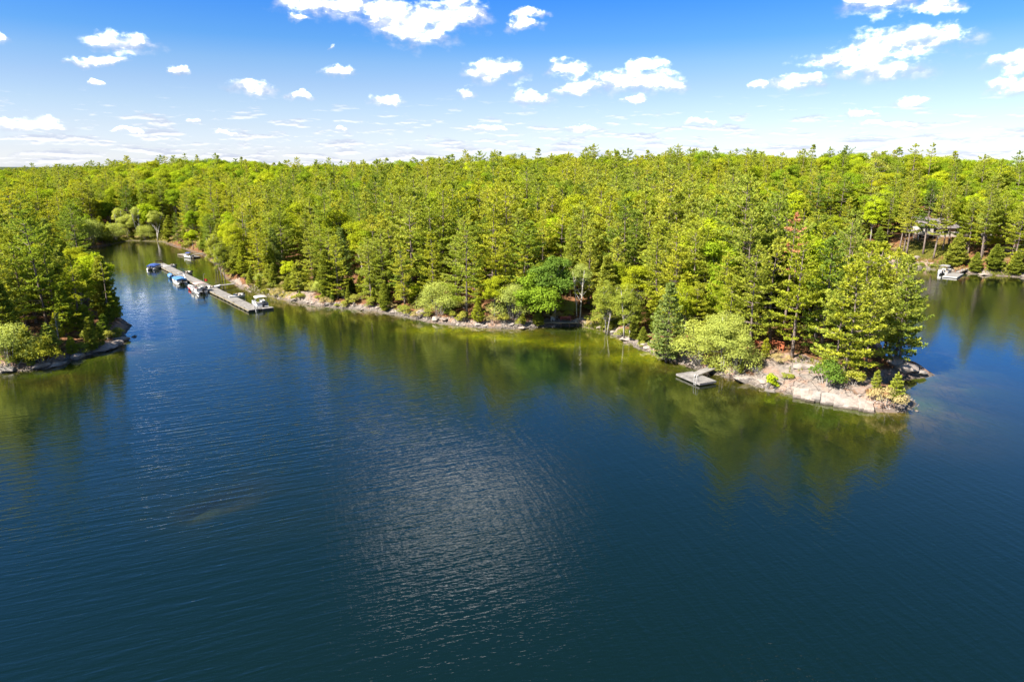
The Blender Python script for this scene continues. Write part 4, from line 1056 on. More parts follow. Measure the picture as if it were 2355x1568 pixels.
for pts, ph in shores:
    got = []
    for j, (x, y, nx, ny) in enumerate(walk(pts, 2.1)):
        if rk.random() < 0.30: continue
        sz = rk.uniform(0.3, 0.85) * (1.35 if rk.random() < 0.15 else 1)
        x2, y2 = x + rk.uniform(-1.2, 1.2), y + rk.uniform(-0.2, 1.5)
        got.append(put_rock(x2, y2, max(tz(x2, y2), -0.05) + 0.02, (sz * rk.uniform(.9, 1.6), sz, sz * rk.uniform(.55, .9)), (rk.uniform(-.2, .2), rk.uniform(-.2, .2), rk.uniform(0, 3.1)), j, 'x', 'granite boulders ' + ph))
    got.sort(key=lambda o: w2p(*o.location)[0])
    for j, o in enumerate(got): o['label'] = 'waterline boulder ' + ph + ', ' + NTH[min(j, len(NTH) - 1)]
# small loose stones, past counting
V, F = [], []
for pts, ph in shores:
    for x, y, nx, ny in walk(pts, 0.22):
        for _ in range(2):
            x2, y2 = x + rk.uniform(-1, 1), y + rk.uniform(-0.4, 1.6)
            z2 = tz(x2, y2) if rk.random() < 0 else None
            V.append((x2, y2, rk.uniform(.08, .26)))
PV = np.array(V); ZV = np.maximum(terrain(PV[:, 0], PV[:, 1]), -0.1)
keep = sdist(PV[:, 0], PV[:, 1]) > -0.6; PV, ZV = PV[keep], ZV[keep]
OC = np.array([(1, 0, 0), (.3, .9, .1), (-.8, .5, -.1), (-.7, -.6, .1), (.4, -.9, 0), (.1, .1, .75), (0, 0, -.6)])
OF = np.array([(0, 1, 5), (1, 2, 5), (2, 3, 5), (3, 4, 5), (4, 0, 5), (1, 0, 6), (2, 1, 6), (3, 2, 6), (4, 3, 6), (0, 4, 6)])
n = len(PV); rg = np.random.RandomState(4)
sv = (OC[None] * rg.uniform(.7, 1.3, (n, 7, 3))) * PV[:, 2][:, None, None]
an = rg.uniform(0, 6.28, n); ca_, sa_ = np.cos(an)[:, None], np.sin(an)[:, None]
sv = np.stack([sv[..., 0] * ca_ - sv[..., 1] * sa_, sv[..., 0] * sa_ + sv[..., 1] * ca_, sv[..., 2]], 2) + np.stack([PV[:, 0], PV[:, 1], ZV], 1)[:, None]
sf = (OF[None] + (np.arange(n) * 7)[:, None, None]).reshape(-1, 3)
tag(link('shore_stones', np_mesh('shore_stones', sv.reshape(-1, 3), sf, 'granite')), 'small loose granite stones scattered along the waterline', 'stones', None, 'stuff')
# reeds and grass at the water
def tufts(name, spots, label, mat, hgt):
    V = []
    for (px, py, ra, rb, n) in spots:
        cx_, cy_, _ = ground(px, py)
        for _ in range(n): V.append((cx_ + rk.gauss(0, ra), cy_ + rk.gauss(0, rb)))
    PV = np.array(V); zz = terrain(PV[:, 0], PV[:, 1]); k = zz > -0.12; PV, zz = PV[k], zz[k]
    rg = np.random.RandomState(8)
    V, F = blades(np.stack([PV[:, 0], PV[:, 1], zz], 1), np.tile([0, 0, 1.0], (len(PV), 1)), 5, hgt, hgt * 0.10, rg, 0.45, 0.4)
    tag(link(name, np_mesh(name, V, F, mat)), label, 'grass', None, 'stuff')
tufts('reeds', [(260, 556, 7, 3, 1500), (320, 552, 8, 3, 1500), (390, 557, 6, 3, 900), (2110, 621, 6, 1.2, 900), (2150, 632, 5, 1, 600), (1380, 755, 3, 1.2, 500), (2290, 634, 9, 1.0, 800), (425, 570, 3, 3, 400), (230, 570, 4, 4, 600)], 'yellow-green reeds and sedge at the edge of the water', 'grass_blades', 0.75)
tufts('slope_grass', [(640, 655, 6, 2.5, 2200), (610, 662, 4, 1.5, 900), (675, 640, 3, 2, 700), (2120, 580, 5, 5, 2500), (2145, 575, 5, 5, 1200), (1900, 840, 3, 2, 200)], 'dry grass and low heath on the sunny open slopes', 'grass_blades', 0.45)
# ------------------------------------------------------------------ docks
def deck_boards(mb, x0, x1, y0, y1, z, th=0.05, w=0.145):
    n = int((y1 - y0) / w)
    for i in range(n): mb.box(x0, x1, y0 + i * w, y0 + i * w + w - 0.014, z - th + rk.uniform(0, 0.006), z)
    return mb
def ladder(parent, x, y, rz, mat='white_vinyl', z=0.5):
    mb = MB(); c_, s_ = math.cos(rz), math.sin(rz)
    T = lambda a, b, h: (x + a * c_ - b * s_, y + a * s_ + b * c_, h)
    for sx in (-0.25, 0.25):
        mb.tube([T(sx, 0.35, z), T(sx, 0.34, z + 0.75), T(sx, 0.2, z + 0.95), T(sx, 0.02, z + 0.9), T(sx, -0.06, z + 0.6), T(sx, -0.08, -0.6)], 0.04, 6)
    for h in (0.3, 0.05, -0.2): mb.box(*sorted((T(-.25, -.08, 0)[0], T(.25, -.08, 0)[0])), y - 0.14, y - 0.02, h, h + 0.05) if abs(s_) < 0.3 else mb.tube([T(-.25, -.08, h), T(.25, -.08, h)], 0.03, 5)
    mb.build('ladder', mat, parent, True)
def frame2(A, B):
    A, B = Vector((*A, 0)), Vector((*B, 0)); dv = B - A
    return A, dv.length, math.atan2(-dv.x, dv.y)
# long dock
near, farE = (-55.35, 144.2), (-113.0, 217.8)
A, LEN, RZ = frame2(near, farE)
dk = empty('long_dock', (*near, 0), RZ, 'long straight floating dock of grey boards lined with boats', 'dock')
WID = 2.7; nsec = 16; sl_ = LEN / nsec
for i in range(nsec):
    jx = rk.uniform(-.05, .05)
    deck_boards(MB(), -WID / 2 + jx, WID / 2 + jx, i * sl_ + 0.03, (i + 1) * sl_ - 0.05, 0.50 + rk.uniform(-.01, .01)).build('deck_section', 'weathered_boards', dk)
    for sx in (-1, 1):
        MB().box(sx * WID / 2 - 0.06 + jx, sx * WID / 2 + 0.06 + jx, i * sl_ + 0.05, (i + 1) * sl_ - 0.07, 0.22, 0.47).build('side_beam', 'dock_timber', dk)
    for yy in (0.2, 0.7): MB().box(-1.3, 1.3, (i + yy) * sl_ - 0.6, (i + yy) * sl_ + 0.6, -0.3, 0.38).build('float', 'dark_float', dk)
deck_boards(MB(), 1.58, 4.0, -0.2, 1.5, 0.47).build('deck_finger', 'weathered_boards', dk)
MB().box(1.6, 3.98, -0.16, 1.46, -0.2, 0.40).build('float', 'dark_float', dk)
ladder(dk, 0.3, -0.05, 0.0, 'aluminium')
mb = MB(); [mb.tube([(sx * 1.35, yy, 0.5), (sx * 1.35, yy, 0.78)], 0.07, 6) for sx in (-1, 1) for yy in np.arange(3, LEN, 7.5)]
for sx in (-1, 1):
    for yy in np.arange(3, LEN, 7.5): MB().tube([(sx * 1.35, yy, 0.45), (sx * 1.35, yy, 0.80)], 0.08, 6).build('mooring_post', 'dock_timber', dk)
# gangway from the long dock to the shore
def gangway(name, a, b, za, zb, w, label, mat='weathered_boards', rail=None):
    A, L, rz = frame2(a, b)
    g = empty(name, (*a, 0), rz, label, 'gangway')
    sl2 = math.atan2(zb - za, L)
    rt = Matrix.Rotation(sl2, 3, 'X'); mb = deck_boards(MB(), -w / 2, w / 2, 0, L / math.cos(sl2), 0)
    mb.v = [tuple(rt @ Vector(p) + Vector((0, 0, za))) for p in mb.v]; mb.build('deck', mat, g)
    for sx in (-1, 1):
        MB().tube([(sx * w / 2, 0, za - 0.12), (sx * w / 2, L, zb - 0.12)], 0.08, 4).build('stringer', 'dock_timber', g)
        if rail:
            MB().tube([(sx * w / 2, 0, za + 0.95), (sx * w / 2, L, zb + 0.95)], 0.05, 5).build('handrail', rail, g)
            for k in range(4): yy = L * (0.03 + k * 0.31); zz = za + (zb - za) * yy / L; MB().tube([(sx * w / 2, yy, zz - 0.1), (sx * w / 2, yy, zz + 0.97)], 0.05, 5).build('post', rail, g)
    return g
gangway('gangway', p2w(476, 659.5, 0.5), p2w(541, 653.5, 0.7), 0.52, 0.9, 1.3, 'narrow wooden gangway joining the long dock to the rocky shore')
MB_f = MB()
x, y = p2w(470, 655, 0.5)
f = empty('flag_pole', (x, y, 0.5), 0.3, 'thin pole with a red flag at the gangway end of the long dock', 'flag')
MB().tube([(0, 0, -0.2), (0, 0, 2.6), (0.1, 0, 2.85), (0.35, 0, 2.9), (0.5, 0, 2.75)], 0.035, 6).build('pole', 'aluminium', f)
mb = MB(); nx_ = 7
for i in range(nx_):
    xx = 0.03 + i * 0.14; yy = 0.10 * math.sin(i * 1.3)
    mb.v += [(xx, yy, 0.95 - 0.02 * i), (xx, yy * 0.6, 1.65 - 0.03 * i), (xx, yy + 0.012, 0.95 - 0.02 * i), (xx, yy * 0.6 + 0.012, 1.65 - 0.03 * i)]
for i in range(nx_ - 1): a_ = i * 4; b_ = a_ + 4; mb.f += [(a_, b_, b_ + 1, a_ + 1), (a_ + 2, a_ + 3, b_ + 3, b_ + 2)]
mb.build('flag', 'red_paint', f)
# bench at the far end of the long dock
def bench(name, loc, rz, w, mat, label, cat='bench'):
    b = empty(name, loc, rz, label, cat)
    for k in range(4): MB().box(-w / 2, w / 2, -0.22 + k * 0.12, -0.12 + k * 0.12, 0.42, 0.46).build('seat_slat', mat, b)
    for k in range(3): MB().box(-w / 2, w / 2, 0.26 + k * 0.03, 0.30 + k * 0.03, 0.53 + k * 0.14, 0.64 + k * 0.14).build('back_slat', mat, b)
    for sx in (-1, 1):
        MB().box(sx * w / 2 - 0.05, sx * w / 2 + 0.05, -0.24, -0.16, 0, 0.66).build('leg', mat, b)
        MB().tube([(sx * w / 2, 0.24, 0), (sx * w / 2, 0.36, 0.95)], 0.05, 4).build('leg', mat, b)
        MB().box(sx * w / 2 - 0.07, sx * w / 2 + 0.07, -0.26, 0.30, 0.66, 0.70).build('armrest', mat, b)
    return b
xf, yf = A.x + (farE[0] - near[0]) * 0.992, A.y + (farE[1] - near[1]) * 0.992
bench('dock_bench', (xf, yf, 0.5), RZ, 1.9, 'stain_brown', 'dark brown bench at the far end of the long dock')
# second dock
A2, B2 = p2w(416, 584, 0.4), p2w(453, 591, 0.4)
A_, L_, rz_ = frame2(B2, A2)
d2 = empty('small_dock', (*B2, 0), rz_, 'short grey dock deeper in the bay with one moored boat', 'dock')
for i in range(2):
    deck_boards(MB(), -1.2, 1.2, i * L_ / 2 + 0.02, (i + 1) * L_ / 2 - 0.03, 0.45).build('deck_section', 'weathered_boards', d2)
    MB().box(-1.1, 1.1, i * L_ / 2 + 0.3, (i + 1) * L_ / 2 - 0.3, -0.3, 0.36).build('float', 'dark_float', d2)
for sx in (-1, 1): MB().box(sx * 1.26 - 0.05, sx * 1.26 + 0.05, 0.02, L_ - 0.03, 0.18, 0.42).build('side_beam', 'dock_timber', d2)
gangway('gangway', p2w(440, 586, 0.5), p2w(476, 581, 1.0), 0.5, 1.0, 1.2, 'wooden ramp from the small dock to the wooded bank in the bay')
# swimming dock on the point
A3, B3, C3 = Vector((*p2w(1556, 859, 0.45), 0)), Vector((*p2w(1609, 881, 0.45), 0)), Vector((*p2w(1638, 872.5, 0.45), 0))
ey = (A3 - B3); L3 = ey.length; rz3 = math.atan2(-ey.x, ey.y); W3 = abs((C3 - B3).cross(ey.normalized()).z)
d3 = empty('swimming_dock', (B3.x, B3.y, 0), rz3, 'grey boarded swimming dock with a white ladder below the willows', 'dock')
sg = 1 if (C3 - B3).dot(Vector((math.cos(rz3), math.sin(rz3), 0))) > 0 else -1
xa, xb = sorted((0, sg * W3))
for i in range(2): deck_boards(MB(), xa, xb, i * L3 / 2 + 0.01, (i + 1) * L3 / 2 - 0.02, 0.45).build('deck_section', 'weathered_boards', d3)
for (u0, u1, v0, v1) in ((xa, xb, -0.09, -0.005), (xa, xb, L3 + 0.005, L3 + 0.09), (xa - 0.09, xa - 0.005, -0.09, L3 + 0.09), (xb + 0.005, xb + 0.09, -0.09, L3 + 0.09)):
    MB().box(u0, u1, v0, v1, 0.16, 0.44).build('side_beam', 'weathered_boards', d3)
for yy in (0.2, 0.62): MB().box(xa + 0.2, xb - 0.2, L3 * yy - 0.1, L3 * yy + 1.2, -0.3, 0.37).build('float', 'dark_float', d3)
ladder(d3, xa - 0.05 if sg > 0 else xb + 0.05, L3 * 0.18, R(-90) if sg > 0 else R(90))
gangway('gangway', p2w(1583, 865, 0.55), p2w(1648, 841, 0.9), 0.54, 0.95, 1.3, 'wide boarded ramp from the swimming dock up under the willows')
# far dock below the house
zx = lambda a, b: ((2180 + a / 7.85) * .9416, (520 + b / 7.85) * .9416)
F0, F1, F2 = [Vector((*p2w(*zx(*q), 0.4), 0)) for q in ((1010, 1205), (1222, 1235), (1345, 1165))]
ey = F2 - F1; L4 = ey.length; rz4 = math.atan2(-ey.x, ey.y); W4 = 3.4
d4 = empty('far_dock', (F1.x, F1.y, 0), rz4, 'pale square dock below the house on the far shore', 'dock')
for i in range(2): deck_boards(MB(), -W4, 0, i * L4 / 2 + 0.01, (i + 1) * L4 / 2 - 0.02, 0.45).build('deck_section', 'weathered_boards', d4)
MB().box(-W4 + .1, -0.1, 0.1, L4 - 0.1, -0.3, 0.38).build('float', 'dark_float', d4)
MB().box(-W4, 0, -0.1, -0.01, 0.14, 0.43).build('side_beam', 'white_trim', d4)
MB().box(0.01, 0.1, -0.1, L4, 0.14, 0.43).build('side_beam', 'white_trim', d4)
gangway('gangway', p2w(*zx(1230, 1140), 0.5), p2w(*zx(1400, 1060), 1.4), 0.5, 1.3, 1.3, 'ramp with orange-brown handrails from the far dock to the bank', 'weathered_boards', 'orange_stain')
# bench deck in the middle of the shore
bx0, by0, _ = (*p2w(1250, 741, 0.9), 0); bx1, by1, _ = (*p2w(1330, 741, 0.9), 0)
bd = empty('bench_deck', ((bx0 + bx1) / 2, (by0 + by1) / 2, 0), 0, 'low wooden deck over the water holding a red bench and a white chair', 'deck')
HW = (bx1 - bx0) / 2
mb = MB(); nb_ = int(2 * HW / 0.15)
for i in range(nb_): mb.box(-HW + i * 0.15, -HW + i * 0.15 + 0.136, 0, 3.0, 0.85, 0.90)
mb.build('deck_boards', 'weathered_boards', bd)
MB().box(-HW, HW, -0.06, -0.005, 0.66, 0.88).build('front_beam', 'dock_timber', bd)
for i in range(5): xx = -HW + 0.2 + i * (2 * HW - 0.4) / 4; MB().box(xx - 0.08, xx + 0.08, 0.1, 0.26, -0.8, 0.845).build('post', 'stain_brown', bd)
bench('park_bench', ((bx0 + bx1) / 2 + 0.95, by0 + 0.95, 0.9), 0.05, 1.95, 'bench_red', 'dark red slatted bench on the low deck at the shore')
def chair(name, loc, rz, mat, label):
    c_ = empty(name, loc, rz, label, 'chair')
    MB().box(-.26, .26, -.26, .22, .40, .45).build('seat', mat, c_)
    for k in range(4): MB().box(-.25 + k * .13, -.15 + k * .13, .22, .26, .45, .92 - 0.03 * abs(k - 1.5)).build('back_slat', mat, c_)
    for sx in (-1, 1):
        MB().box(sx * .26 - .03, sx * .26 + .03, -.27, -.21, 0, .64).build('leg', mat, c_)
        MB().box(sx * .26 - .03, sx * .26 + .03, .20, .27, 0, .62).build('leg', mat, c_)
        MB().box(sx * .27 - .05, sx * .27 + .05, -.28, .26, .64, .68).build('armrest', mat, c_)
    return c_
chair('garden_chair', (bx0 + 1.75, by0 + 1.0, 0.9), 0.25, 'white_gelcoat', 'white plastic garden chair left of the red bench on the low deck')
# railing and chairs under the pines of the point
x0, y0, z0 = ground(1762, 797); x1, y1, z1 = ground(1801, 806)
A_, L_, rz_ = frame2((x0, y0), (x1, y1))
rl = empty('wooden_railing', (x0, y0, tz(x0, y0)), rz_, 'orange stained wooden railing in the shade at the top of the granite slope', 'railing')
for k in range(4): MB().box(-.06, .06, L_ * k / 3 - .06, L_ * k / 3 + .06, -.6, 1.05).build('post', 'orange_stain', rl)
for h in (.38, .68, .98): MB().box(-.09, -.062, -.1, L_ + .1, h, h + .12).build('rail', 'orange_stain', rl)
x, y, z = ground(1737, 797); chair('wooden_chair', (x, y, tz(x, y)), 0.4, 'orange_stain', 'orange wooden chair beside the bare trunked pine on the point')
x, y, z = ground(1795, 810); chair('wooden_chair', (x, y, tz(x, y)), -0.5, 'orange_stain', 'orange wooden chair in front of the right end of the orange railing')

# ------------------------------------------------------------------ boats
def outboard(parent, y, z=0.5, s=1.0, mat='black_plastic'):
    m_ = empty_part = MB()
    def ring(yy, w, d0, d1, h): return [(-w, yy + d0, h), (w, yy + d0, h), (w, yy + d1, h), (-w, yy + d1, h)]
    m_.loft([ring(y, .15 * s, -.38 * s, 0, z + .05), ring(y, .2 * s, -.5 * s, .04 * s, z + .25 * s), ring(y, .19 * s, -.5 * s, .02 * s, z + .5 * s), ring(y, .12 * s, -.4 * s, -.06 * s, z + .62 * s)])
    o = m_.build('outboard_motor', mat, parent)
    MB().box(-.07 * s, .07 * s, y - .32 * s, y - .1 * s, -0.5, z + .06).build('motor_leg', mat, o)
def pontoon_boat(px, py, rz, label, canopy=None, cover=None, L=7.0, fence='white_gelcoat', group=None, frame_only=False, hull='aluminium'):
    x, y = p2w(px, py)
    b = empty('pontoon_boat', (x, y, 0), rz, label, 'boat')
    for sx in (-.88, .88):
        MB().tube([(sx, -L / 2, .14), (sx, L / 2 - .9, .14), (sx, L / 2 - .35, .22), (sx, L / 2, .40)], [.34, .34, .27, .06], 10).build('pontoon', hull, b, True)
    MB().box(-1.28, 1.28, -L / 2 + .15, L / 2 - .25, .50, .58).build('deck', 'grey_deck', b)
    z0, z1 = .58, 1.22
    for sx in (-1, 1):
        for (ya, yb) in ((-L / 2 + .75, -.35), (.35, L / 2 - .6)):
            MB().box(sx * 1.22 - .025, sx * 1.22 + .025, ya, yb, z0 + .04, z1).build('fence_panel', fence, b)
        MB().tube([(sx * 1.22, -L / 2 + .7, z1 + .05), (sx * 1.22, L / 2 - .55, z1 + .05)], .028, 5).build('railing', 'aluminium', b)
    for (xa, xb, yy) in ((-1.2, -.35, L / 2 - .6), (.35, 1.2, L / 2 - .6), (-1.2, .2, -L / 2 + .72)):
        MB().box(xa, xb, yy - .025, yy + .025, z0 + .04, z1).build('fence_panel', fence, b)
    if cover:
        prof = lambda yy, k: [(-1.3, yy, 1.02), (-1.28, yy, 1.30), (-.7, yy, 1.42 + k), (0, yy, 1.52 + k), (.7, yy, 1.42 + k), (1.28, yy, 1.30), (1.3, yy, 1.02)]
        ys = np.linspace(-L / 2 + .5, L / 2 - .5, 7); ks = [0, .10, .28, .14, .24, .10, 0]
        MB().loft([prof(q, k) for q, k in zip(ys, ks)], True, True).build('cover', cover, b, False)
    else:
        MB().box(-1.15, -.55, .6, L / 2 - .75, .6, 1.0).build('seat', 'white_vinyl', b); MB().box(.55, 1.15, .6, L / 2 - .75, .6, 1.0).build('seat', 'white_vinyl', b)
        s_ = MB().box(-1.1, .1, -L / 2 + .8, -L / 2 + 1.5, .6, 1.02).build('seat', 'white_vinyl', b)
        MB().box(-1.1, .1, -L / 2 + .78, -L / 2 + .95, 1.021, 1.4).build('backrest', 'tan_seat', s_)
        MB().box(.35, 1.05, -.55, -.05, .6, 1.35).build('console', 'white_gelcoat', b)
        w_ = MB().box(.45, .95, -1.5, -1.0, .6, 1.15).build('captain_seat', 'tan_seat', b)
    if canopy or frame_only:
        yc0, yc1 = (-L / 2 + .7, -L / 2 + 3.6)
        for yy in (yc0 + .1, (yc0 + yc1) / 2, yc1 - .1):
            MB().tube([(-1.22, (yc0 + yc1) / 2, 1.27), (-1.18, yy, 2.35), (-.8, yy, 2.52), (.8, yy, 2.52), (1.18, yy, 2.35), (1.22, (yc0 + yc1) / 2, 1.27)], .028, 5).build('canopy_frame', 'aluminium', b)
        if canopy:
            rings = []
            for yy, k in zip(np.linspace(yc0, yc1, 7), (0, .05, .04, .09, .04, .05, 0)):
                t = [(-1.26, 2.36), (-1.1, 2.50), (-.6, 2.58 + k), (0, 2.61 + k), (.6, 2.58 + k), (1.1, 2.50), (1.26, 2.36)]
                rings.append([(a_, yy, h_) for a_, h_ in t] + [(a_, yy, h_ - .05) for a_, h_ in reversed(t)])
            MB().loft(rings).build('canopy', canopy, b, False)
    outboard(b, -L / 2 + .12, .62, 1.1)
    return b
def runabout(px, py, rz, label, hull='white_gelcoat', L=5.0, Wd=1.9, cover=None, deckm='white_vinyl', canopy=None, motor=True, shield=True, name='motor_boat'):
    x, y = p2w(px, py)
    b = empty(name, (x, y, 0), rz, label, 'boat')
    st = [(-.5, .92, .62, .0), (-.25, 1.0, .64, -.02), (0, 1.0, .68, -.02), (.2, .92, .74, .0), (.36, .66, .82, .08), (.46, .3, .9, .25), (.5, .04, .95, .5)]
    def ring(yy, w, top, kz): w = w * Wd / 2; return [(-w, yy, top), (-w * .92, yy, .22 + kz * .6), (-w * .45, yy, -.08 + kz), (0, yy, -.2 + kz), (w * .45, yy, -.08 + kz), (w * .92, yy, .22 + kz * .6), (w, yy, top)]
    MB().loft([ring(q * L, w, t, k) for q, w, t, k in st], True, True).build('hull', hull, b, False)
    MB().loft([[(-w * Wd / 2 * .97, q * L, t + .012), (0, q * L, t + .06), (w * Wd / 2 * .97, q * L, t + .012), (0, q * L, t - .05)] for q, w, t, k in st[2:]]).build('foredeck', deckm, b)
    MB().box(-Wd * .40, Wd * .40, -L * .44, -.05, .635, .66).build('cockpit_floor', 'grey_deck', b)
    for sx in (-1, 1): MB().box(sx * Wd * .47 - .06, sx * Wd * .47 + .06, -L * .49, 0, .63, .74).build('gunwale', deckm, b)
    MB().box(-Wd * .4, Wd * .4, -L * .42, -L * .32, .665, 1.0).build('seat', 'white_vinyl', b)
    if cover:
        ys = [-.49, -.3, -.1, .08, .25, .4, .48]
        R_ = []
        for q, k in zip(ys, (.05, .28, .38, .52, .30, .16, .06)):
            w = np.interp(q, [a_[0] for a_ in st], [a_[1] for a_ in st]) * Wd / 2 * 1.04; t = np.interp(q, [a_[0] for a_ in st], [a_[2] for a_ in st])
            R_.append([(-w, q * L, t - .12), (-w, q * L, t + .07), (-w * .5, q * L, t + .10 + k * .7), (0, q * L, t + .12 + k), (w * .5, q * L, t + .10 + k * .7), (w, q * L, t + .07), (w, q * L, t - .12)])
        MB().loft(R_).build('cover', cover, b)
    else:
        for sx in (-1, 1): MB().box(sx * .45 - .25, sx * .45 + .25, -.9, -.45, .665, 1.05).build('seat', 'tan_seat', b)
        if shield:
            mb = MB(); mb.loft([[(-Wd * .42, .05, .72), (-Wd * .3, .45, .74), (Wd * .3, .45, .74), (Wd * .42, .05, .72), (Wd * .39, .05, .72), (Wd * .28, .41, .74), (-Wd * .28, .41, .74), (-Wd * .39, .05, .72)], [(-Wd * .38, -.1, 1.12), (-Wd * .26, .22, 1.14), (Wd * .26, .22, 1.14), (Wd * .38, -.1, 1.12), (Wd * .35, -.1, 1.12), (Wd * .24, .18, 1.14), (-Wd * .24, .18, 1.14), (-Wd * .35, -.1, 1.12)]])
            mb.build('windshield', 'windshield', b)
    if canopy:
        rings = []
        for yy in np.linspace(-L * .35, L * .12, 5):
            t = [(-Wd * .47, 1.72), (-Wd * .3, 1.86), (0, 1.92), (Wd * .3, 1.86), (Wd * .47, 1.72)]
            rings.append([(a_, yy, h_) for a_, h_ in t] + [(a_, yy, h_ - .04) for a_, h_ in reversed(t)])
        MB().loft(rings).build('canopy', canopy, b)
        for sx in (-1, 1):
            for yy in (-L * .33, L * .1): MB().tube([(sx * Wd * .46, -L * .12, .7), (sx * Wd * .46, yy, 1.75)], .025, 5).build('canopy_frame', 'aluminium', b)
    if motor: outboard(b, -L * .5, .5, .95)
    return b
z1x = lambda a, b: ((350 + a / 6.73) * .9416, (580 + b / 6.73) * .9416)
pontoon_boat(*z1x(1925, 1140), RZ - 0.12, 'white pontoon boat with a raised beige canopy at the near end of the long dock', 'beige_canvas', L=6.4)
runabout(*z1x(1525, 1003), RZ + R(115), 'small white open motor boat on the shore side, beside the beige canopy boat', L=4.2, Wd=1.7)
pontoon_boat(*z1x(920, 905), RZ + 0.05, 'white pontoon boat with a faded pink canopy on the lake side of the long dock', 'pink_canvas', L=6.0)
runabout(*z1x(800, 855), RZ, 'red hulled boat with a white deck ahead of the pink canopy boat', 'red_paint', 4.6, 1.6, None, 'white_gelcoat', motor=False, shield=False)
runabout(*z1x(1165, 850), RZ + R(-70), 'small white boat in the corner between gangway and long dock', L=3.8, Wd=1.5, shield=False)
pontoon_boat(*z1x(600, 745), RZ, 'pontoon boat under a blue tarpaulin with bare canopy hoops', None, 'light_blue_canvas', L=6.4, frame_only=True, hull='white_gelcoat')
runabout(*z1x(455, 662), RZ, 'small boat under a light blue cover beyond the blue tarpaulin pontoon', 'light_blue_canvas', 3.6, 1.5, 'light_blue_canvas', motor=True)
runabout(*z1x(680, 617), RZ + R(100), 'small open white and dark motor boat on the shore side of the dock', 'white_gelcoat', 3.8, 1.6, None, 'tan_seat')
runabout(*z1x(430, 500), RZ + R(80), 'little white boat on the shore side at the far end of the dock', 'white_gelcoat', 3.4, 1.5, shield=False)
pontoon_boat(*z1x(178, 522), RZ - 0.6, 'white boat with a dark blue cover at the far end of the long dock', None, 'blue_canvas', L=5.0)
runabout(*z1x(745, 335), rz_ * 0 + R(60), 'white boat with a navy canopy at the small dock in the bay', 'white_gelcoat', 4.6, 1.9, None, 'white_vinyl', 'navy_canvas')
pontoon_boat(*zx(985, 1165), R(-42), 'white pontoon boat with a grey canopy moored at the far dock below the house', 'grey_canvas', L=6.6)
runabout(1962, 601, R(75), 'white motor boat showing between treetops across the channel', L=6.0, Wd=2.2)

# ------------------------------------------------------------------ house on the far shore
hs = empty('lake_house', (HOUSE[0], HOUSE[1], 7.0), R(4), 'long low cream house with grey roof and raised deck among tall pines', 'house')
def gable(mb, x0, x1, y0, y1, z, rise, ov=0.5, th=0.18):
    ym = (y0 + y1) / 2
    for (ya, yb) in ((y0 - ov, ym), (y1 + ov, ym)):
        k = rise / (ym - y0); za = z - ov * k
        v = [(x0 - ov, ya, za), (x1 + ov, ya, za), (x1 + ov, yb, z + rise), (x0 - ov, yb, z + rise)]
        mb.add(v + [(a_, b_, c_ + th) for a_, b_, c_ in v], [(0, 1, 2, 3), (4, 5, 6, 7), (0, 1, 5, 4), (1, 2, 6, 5), (2, 3, 7, 6), (3, 0, 4, 7)])
    return mb
def walls(x0, x1, y0, y1, z0, z1, rise, mat, axis_x=True):
    mb = MB()
    ym = (y0 + y1) / 2
    mb.add([(x0, y0, z0), (x1, y0, z0), (x1, y1, z0), (x0, y1, z0), (x0, y0, z1), (x1, y0, z1), (x1, y1, z1), (x0, y1, z1), (x0, ym, z1 + rise - .02), (x1, ym, z1 + rise - .02)],
           [(0, 1, 5, 4), (2, 3, 7, 6), (1, 2, 6, 9, 5), (3, 0, 4, 8, 7), (3, 2, 1, 0)])
    return mb.build('wall', mat, hs)
def window(x, z, w, h, y):
    f = MB()
    for (a_, b_, c_, d_) in ((x - w / 2 - .1, x - w / 2, z, z + h), (x + w / 2, x + w / 2 + .1, z, z + h), (x - w / 2 - .1, x + w / 2 + .1, z + h, z + h + .1), (x - w / 2 - .1, x + w / 2 + .1, z - .1, z), (x - .03, x + .03, z, z + h)):
        f.box(a_, b_, y - .07, y + .03, c_, d_)
    o = f.build('window', 'white_trim', hs)
    MB().box(x - w / 2, x + w / 2, y - .03, y + .02, z, z + h).build('pane', 'window_glass', o)
walls(-8.4, 14, -3.6, 4.4, -1.0, 3.2, 2.7, 'cream_siding'); gable(MB(), -8.4, 14, -3.6, 4.4, 3.2, 2.7).build('roof', 'roof_shingle', hs)
walls(-13.8, -8.45, -5.2, 3.2, 1.2, 4.3, 2.4, 'cream_siding'); gable(MB(), -13.8, -8.45, -5.2, 3.2, 4.3, 2.4).build('roof', 'roof_shingle', hs)
for x, z, w, h, y in ((-10.6, 2.1, 1.9, 1.7, -5.2), (-12.8, 2.3, 0.9, 1.3, -5.2), (-6.2, 1.0, 1.6, 1.5, -3.6), (-2.8, 1.0, 1.8, 1.5, -3.6), (1.2, 1.0, 1.2, 1.5, -3.6), (6.4, 1.0, 1.9, 1.5, -3.6), (11.4, 1.0, 1.6, 1.5, -3.6)): window(x, z, w, h, y)
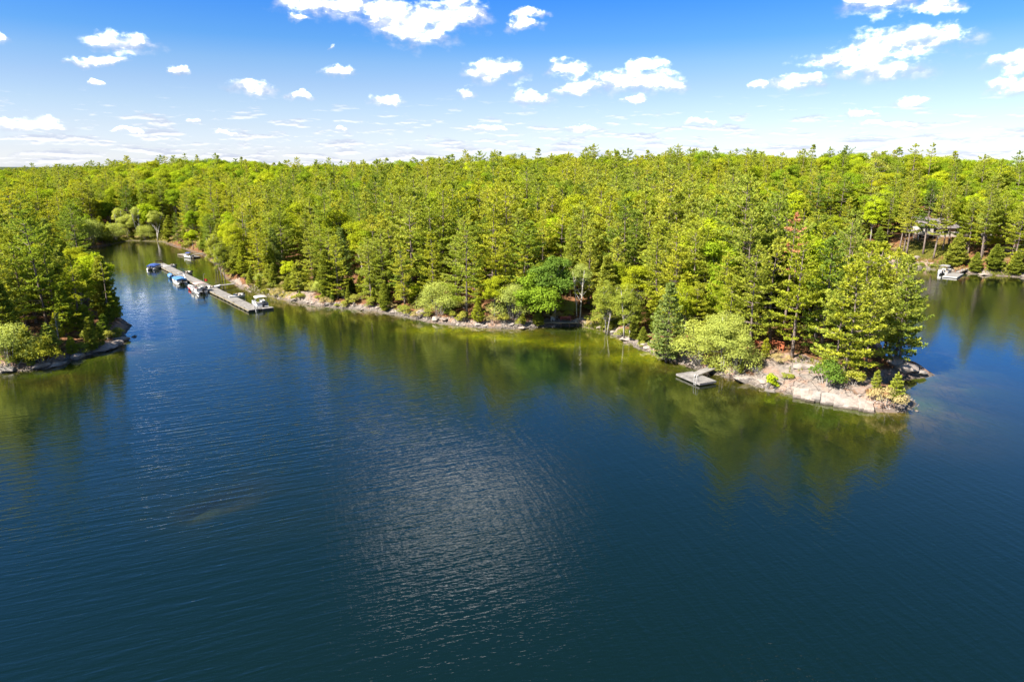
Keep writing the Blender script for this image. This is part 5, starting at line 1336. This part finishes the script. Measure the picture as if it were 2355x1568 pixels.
dr = MB().box(3.4, 4.5, -3.67, -3.58, 0.1, 2.2).build('door', 'stain_brown', hs); MB().box(4.3, 4.36, -3.74, -3.67, 1.05, 1.2).build('handle', 'aluminium', dr)
MB().box(2.0, 2.9, 0.6, 1.5, 4.5, 7.0).build('chimney', 'grey_siding', hs)
dk_ = MB(); [dk_.box(-14.2, -8.0, -8.0 + i * .15, -8.0 + i * .15 + .136, 1.05, 1.1) for i in range(18)]
dk_ = dk_.build('deck', 'weathered_boards', hs)
for x in (-14.1, -12.1, -10.1, -8.1): MB().box(x - .09, x + .09, -7.95, -7.77, -3.0, 1.04).build('deck_post', 'grey_siding', hs)
for x in (-14.1, -12.6, -11.1, -9.6, -8.1): MB().box(x - .05, x + .05, -8.0, -7.9, 1.1, 2.05).build('railing_post', 'white_trim', hs)
for h in (1.45, 1.75, 2.05): MB().box(-14.15, -8.05, -8.06, -8.005, h, h + .07).build('railing_bar', 'white_trim', hs)
MB().tube([(-8.3, -8.1, 0.9), (-7.2, -8.1, -0.6)], .07, 4).build('brace', 'grey_siding', hs)
MB().box(-13.7, -8.5, -5.1, 3.0, -3.0, 1.19).build('foundation', 'stain_brown', hs)
MB().box(-8.3, 13.9, -3.5, 4.3, -3.5, -1.01).build('foundation', 'grey_siding', hs)
x, y, z = ground(2106, 552)
stp = empty('garden_steps', (x, y, tz(x, y)), R(-20), 'wooden garden steps with rails at the top of the sunny lawn', 'steps')
for k in range(7): MB().box(-.6, .6, k * .32, k * .32 + .30, k * .2 - .06, k * .2).build('tread', 'weathered_boards', stp)
for sx in (-1, 1):
    MB().tube([(sx * .66, -.1, -.1), (sx * .66, 2.3, 1.3)], .07, 4).build('stringer', 'weathered_boards', stp)
    MB().tube([(sx * .66, -.1, .85), (sx * .66, 2.3, 2.2)], .05, 5).build('handrail', 'white_trim', stp)
    for yy in (0, 1.1, 2.2): MB().tube([(sx * .66, yy, -.3), (sx * .66, yy, yy * .61 + .9)], .05, 5).build('post', 'white_trim', stp)
bpy.context.view_layer.update()
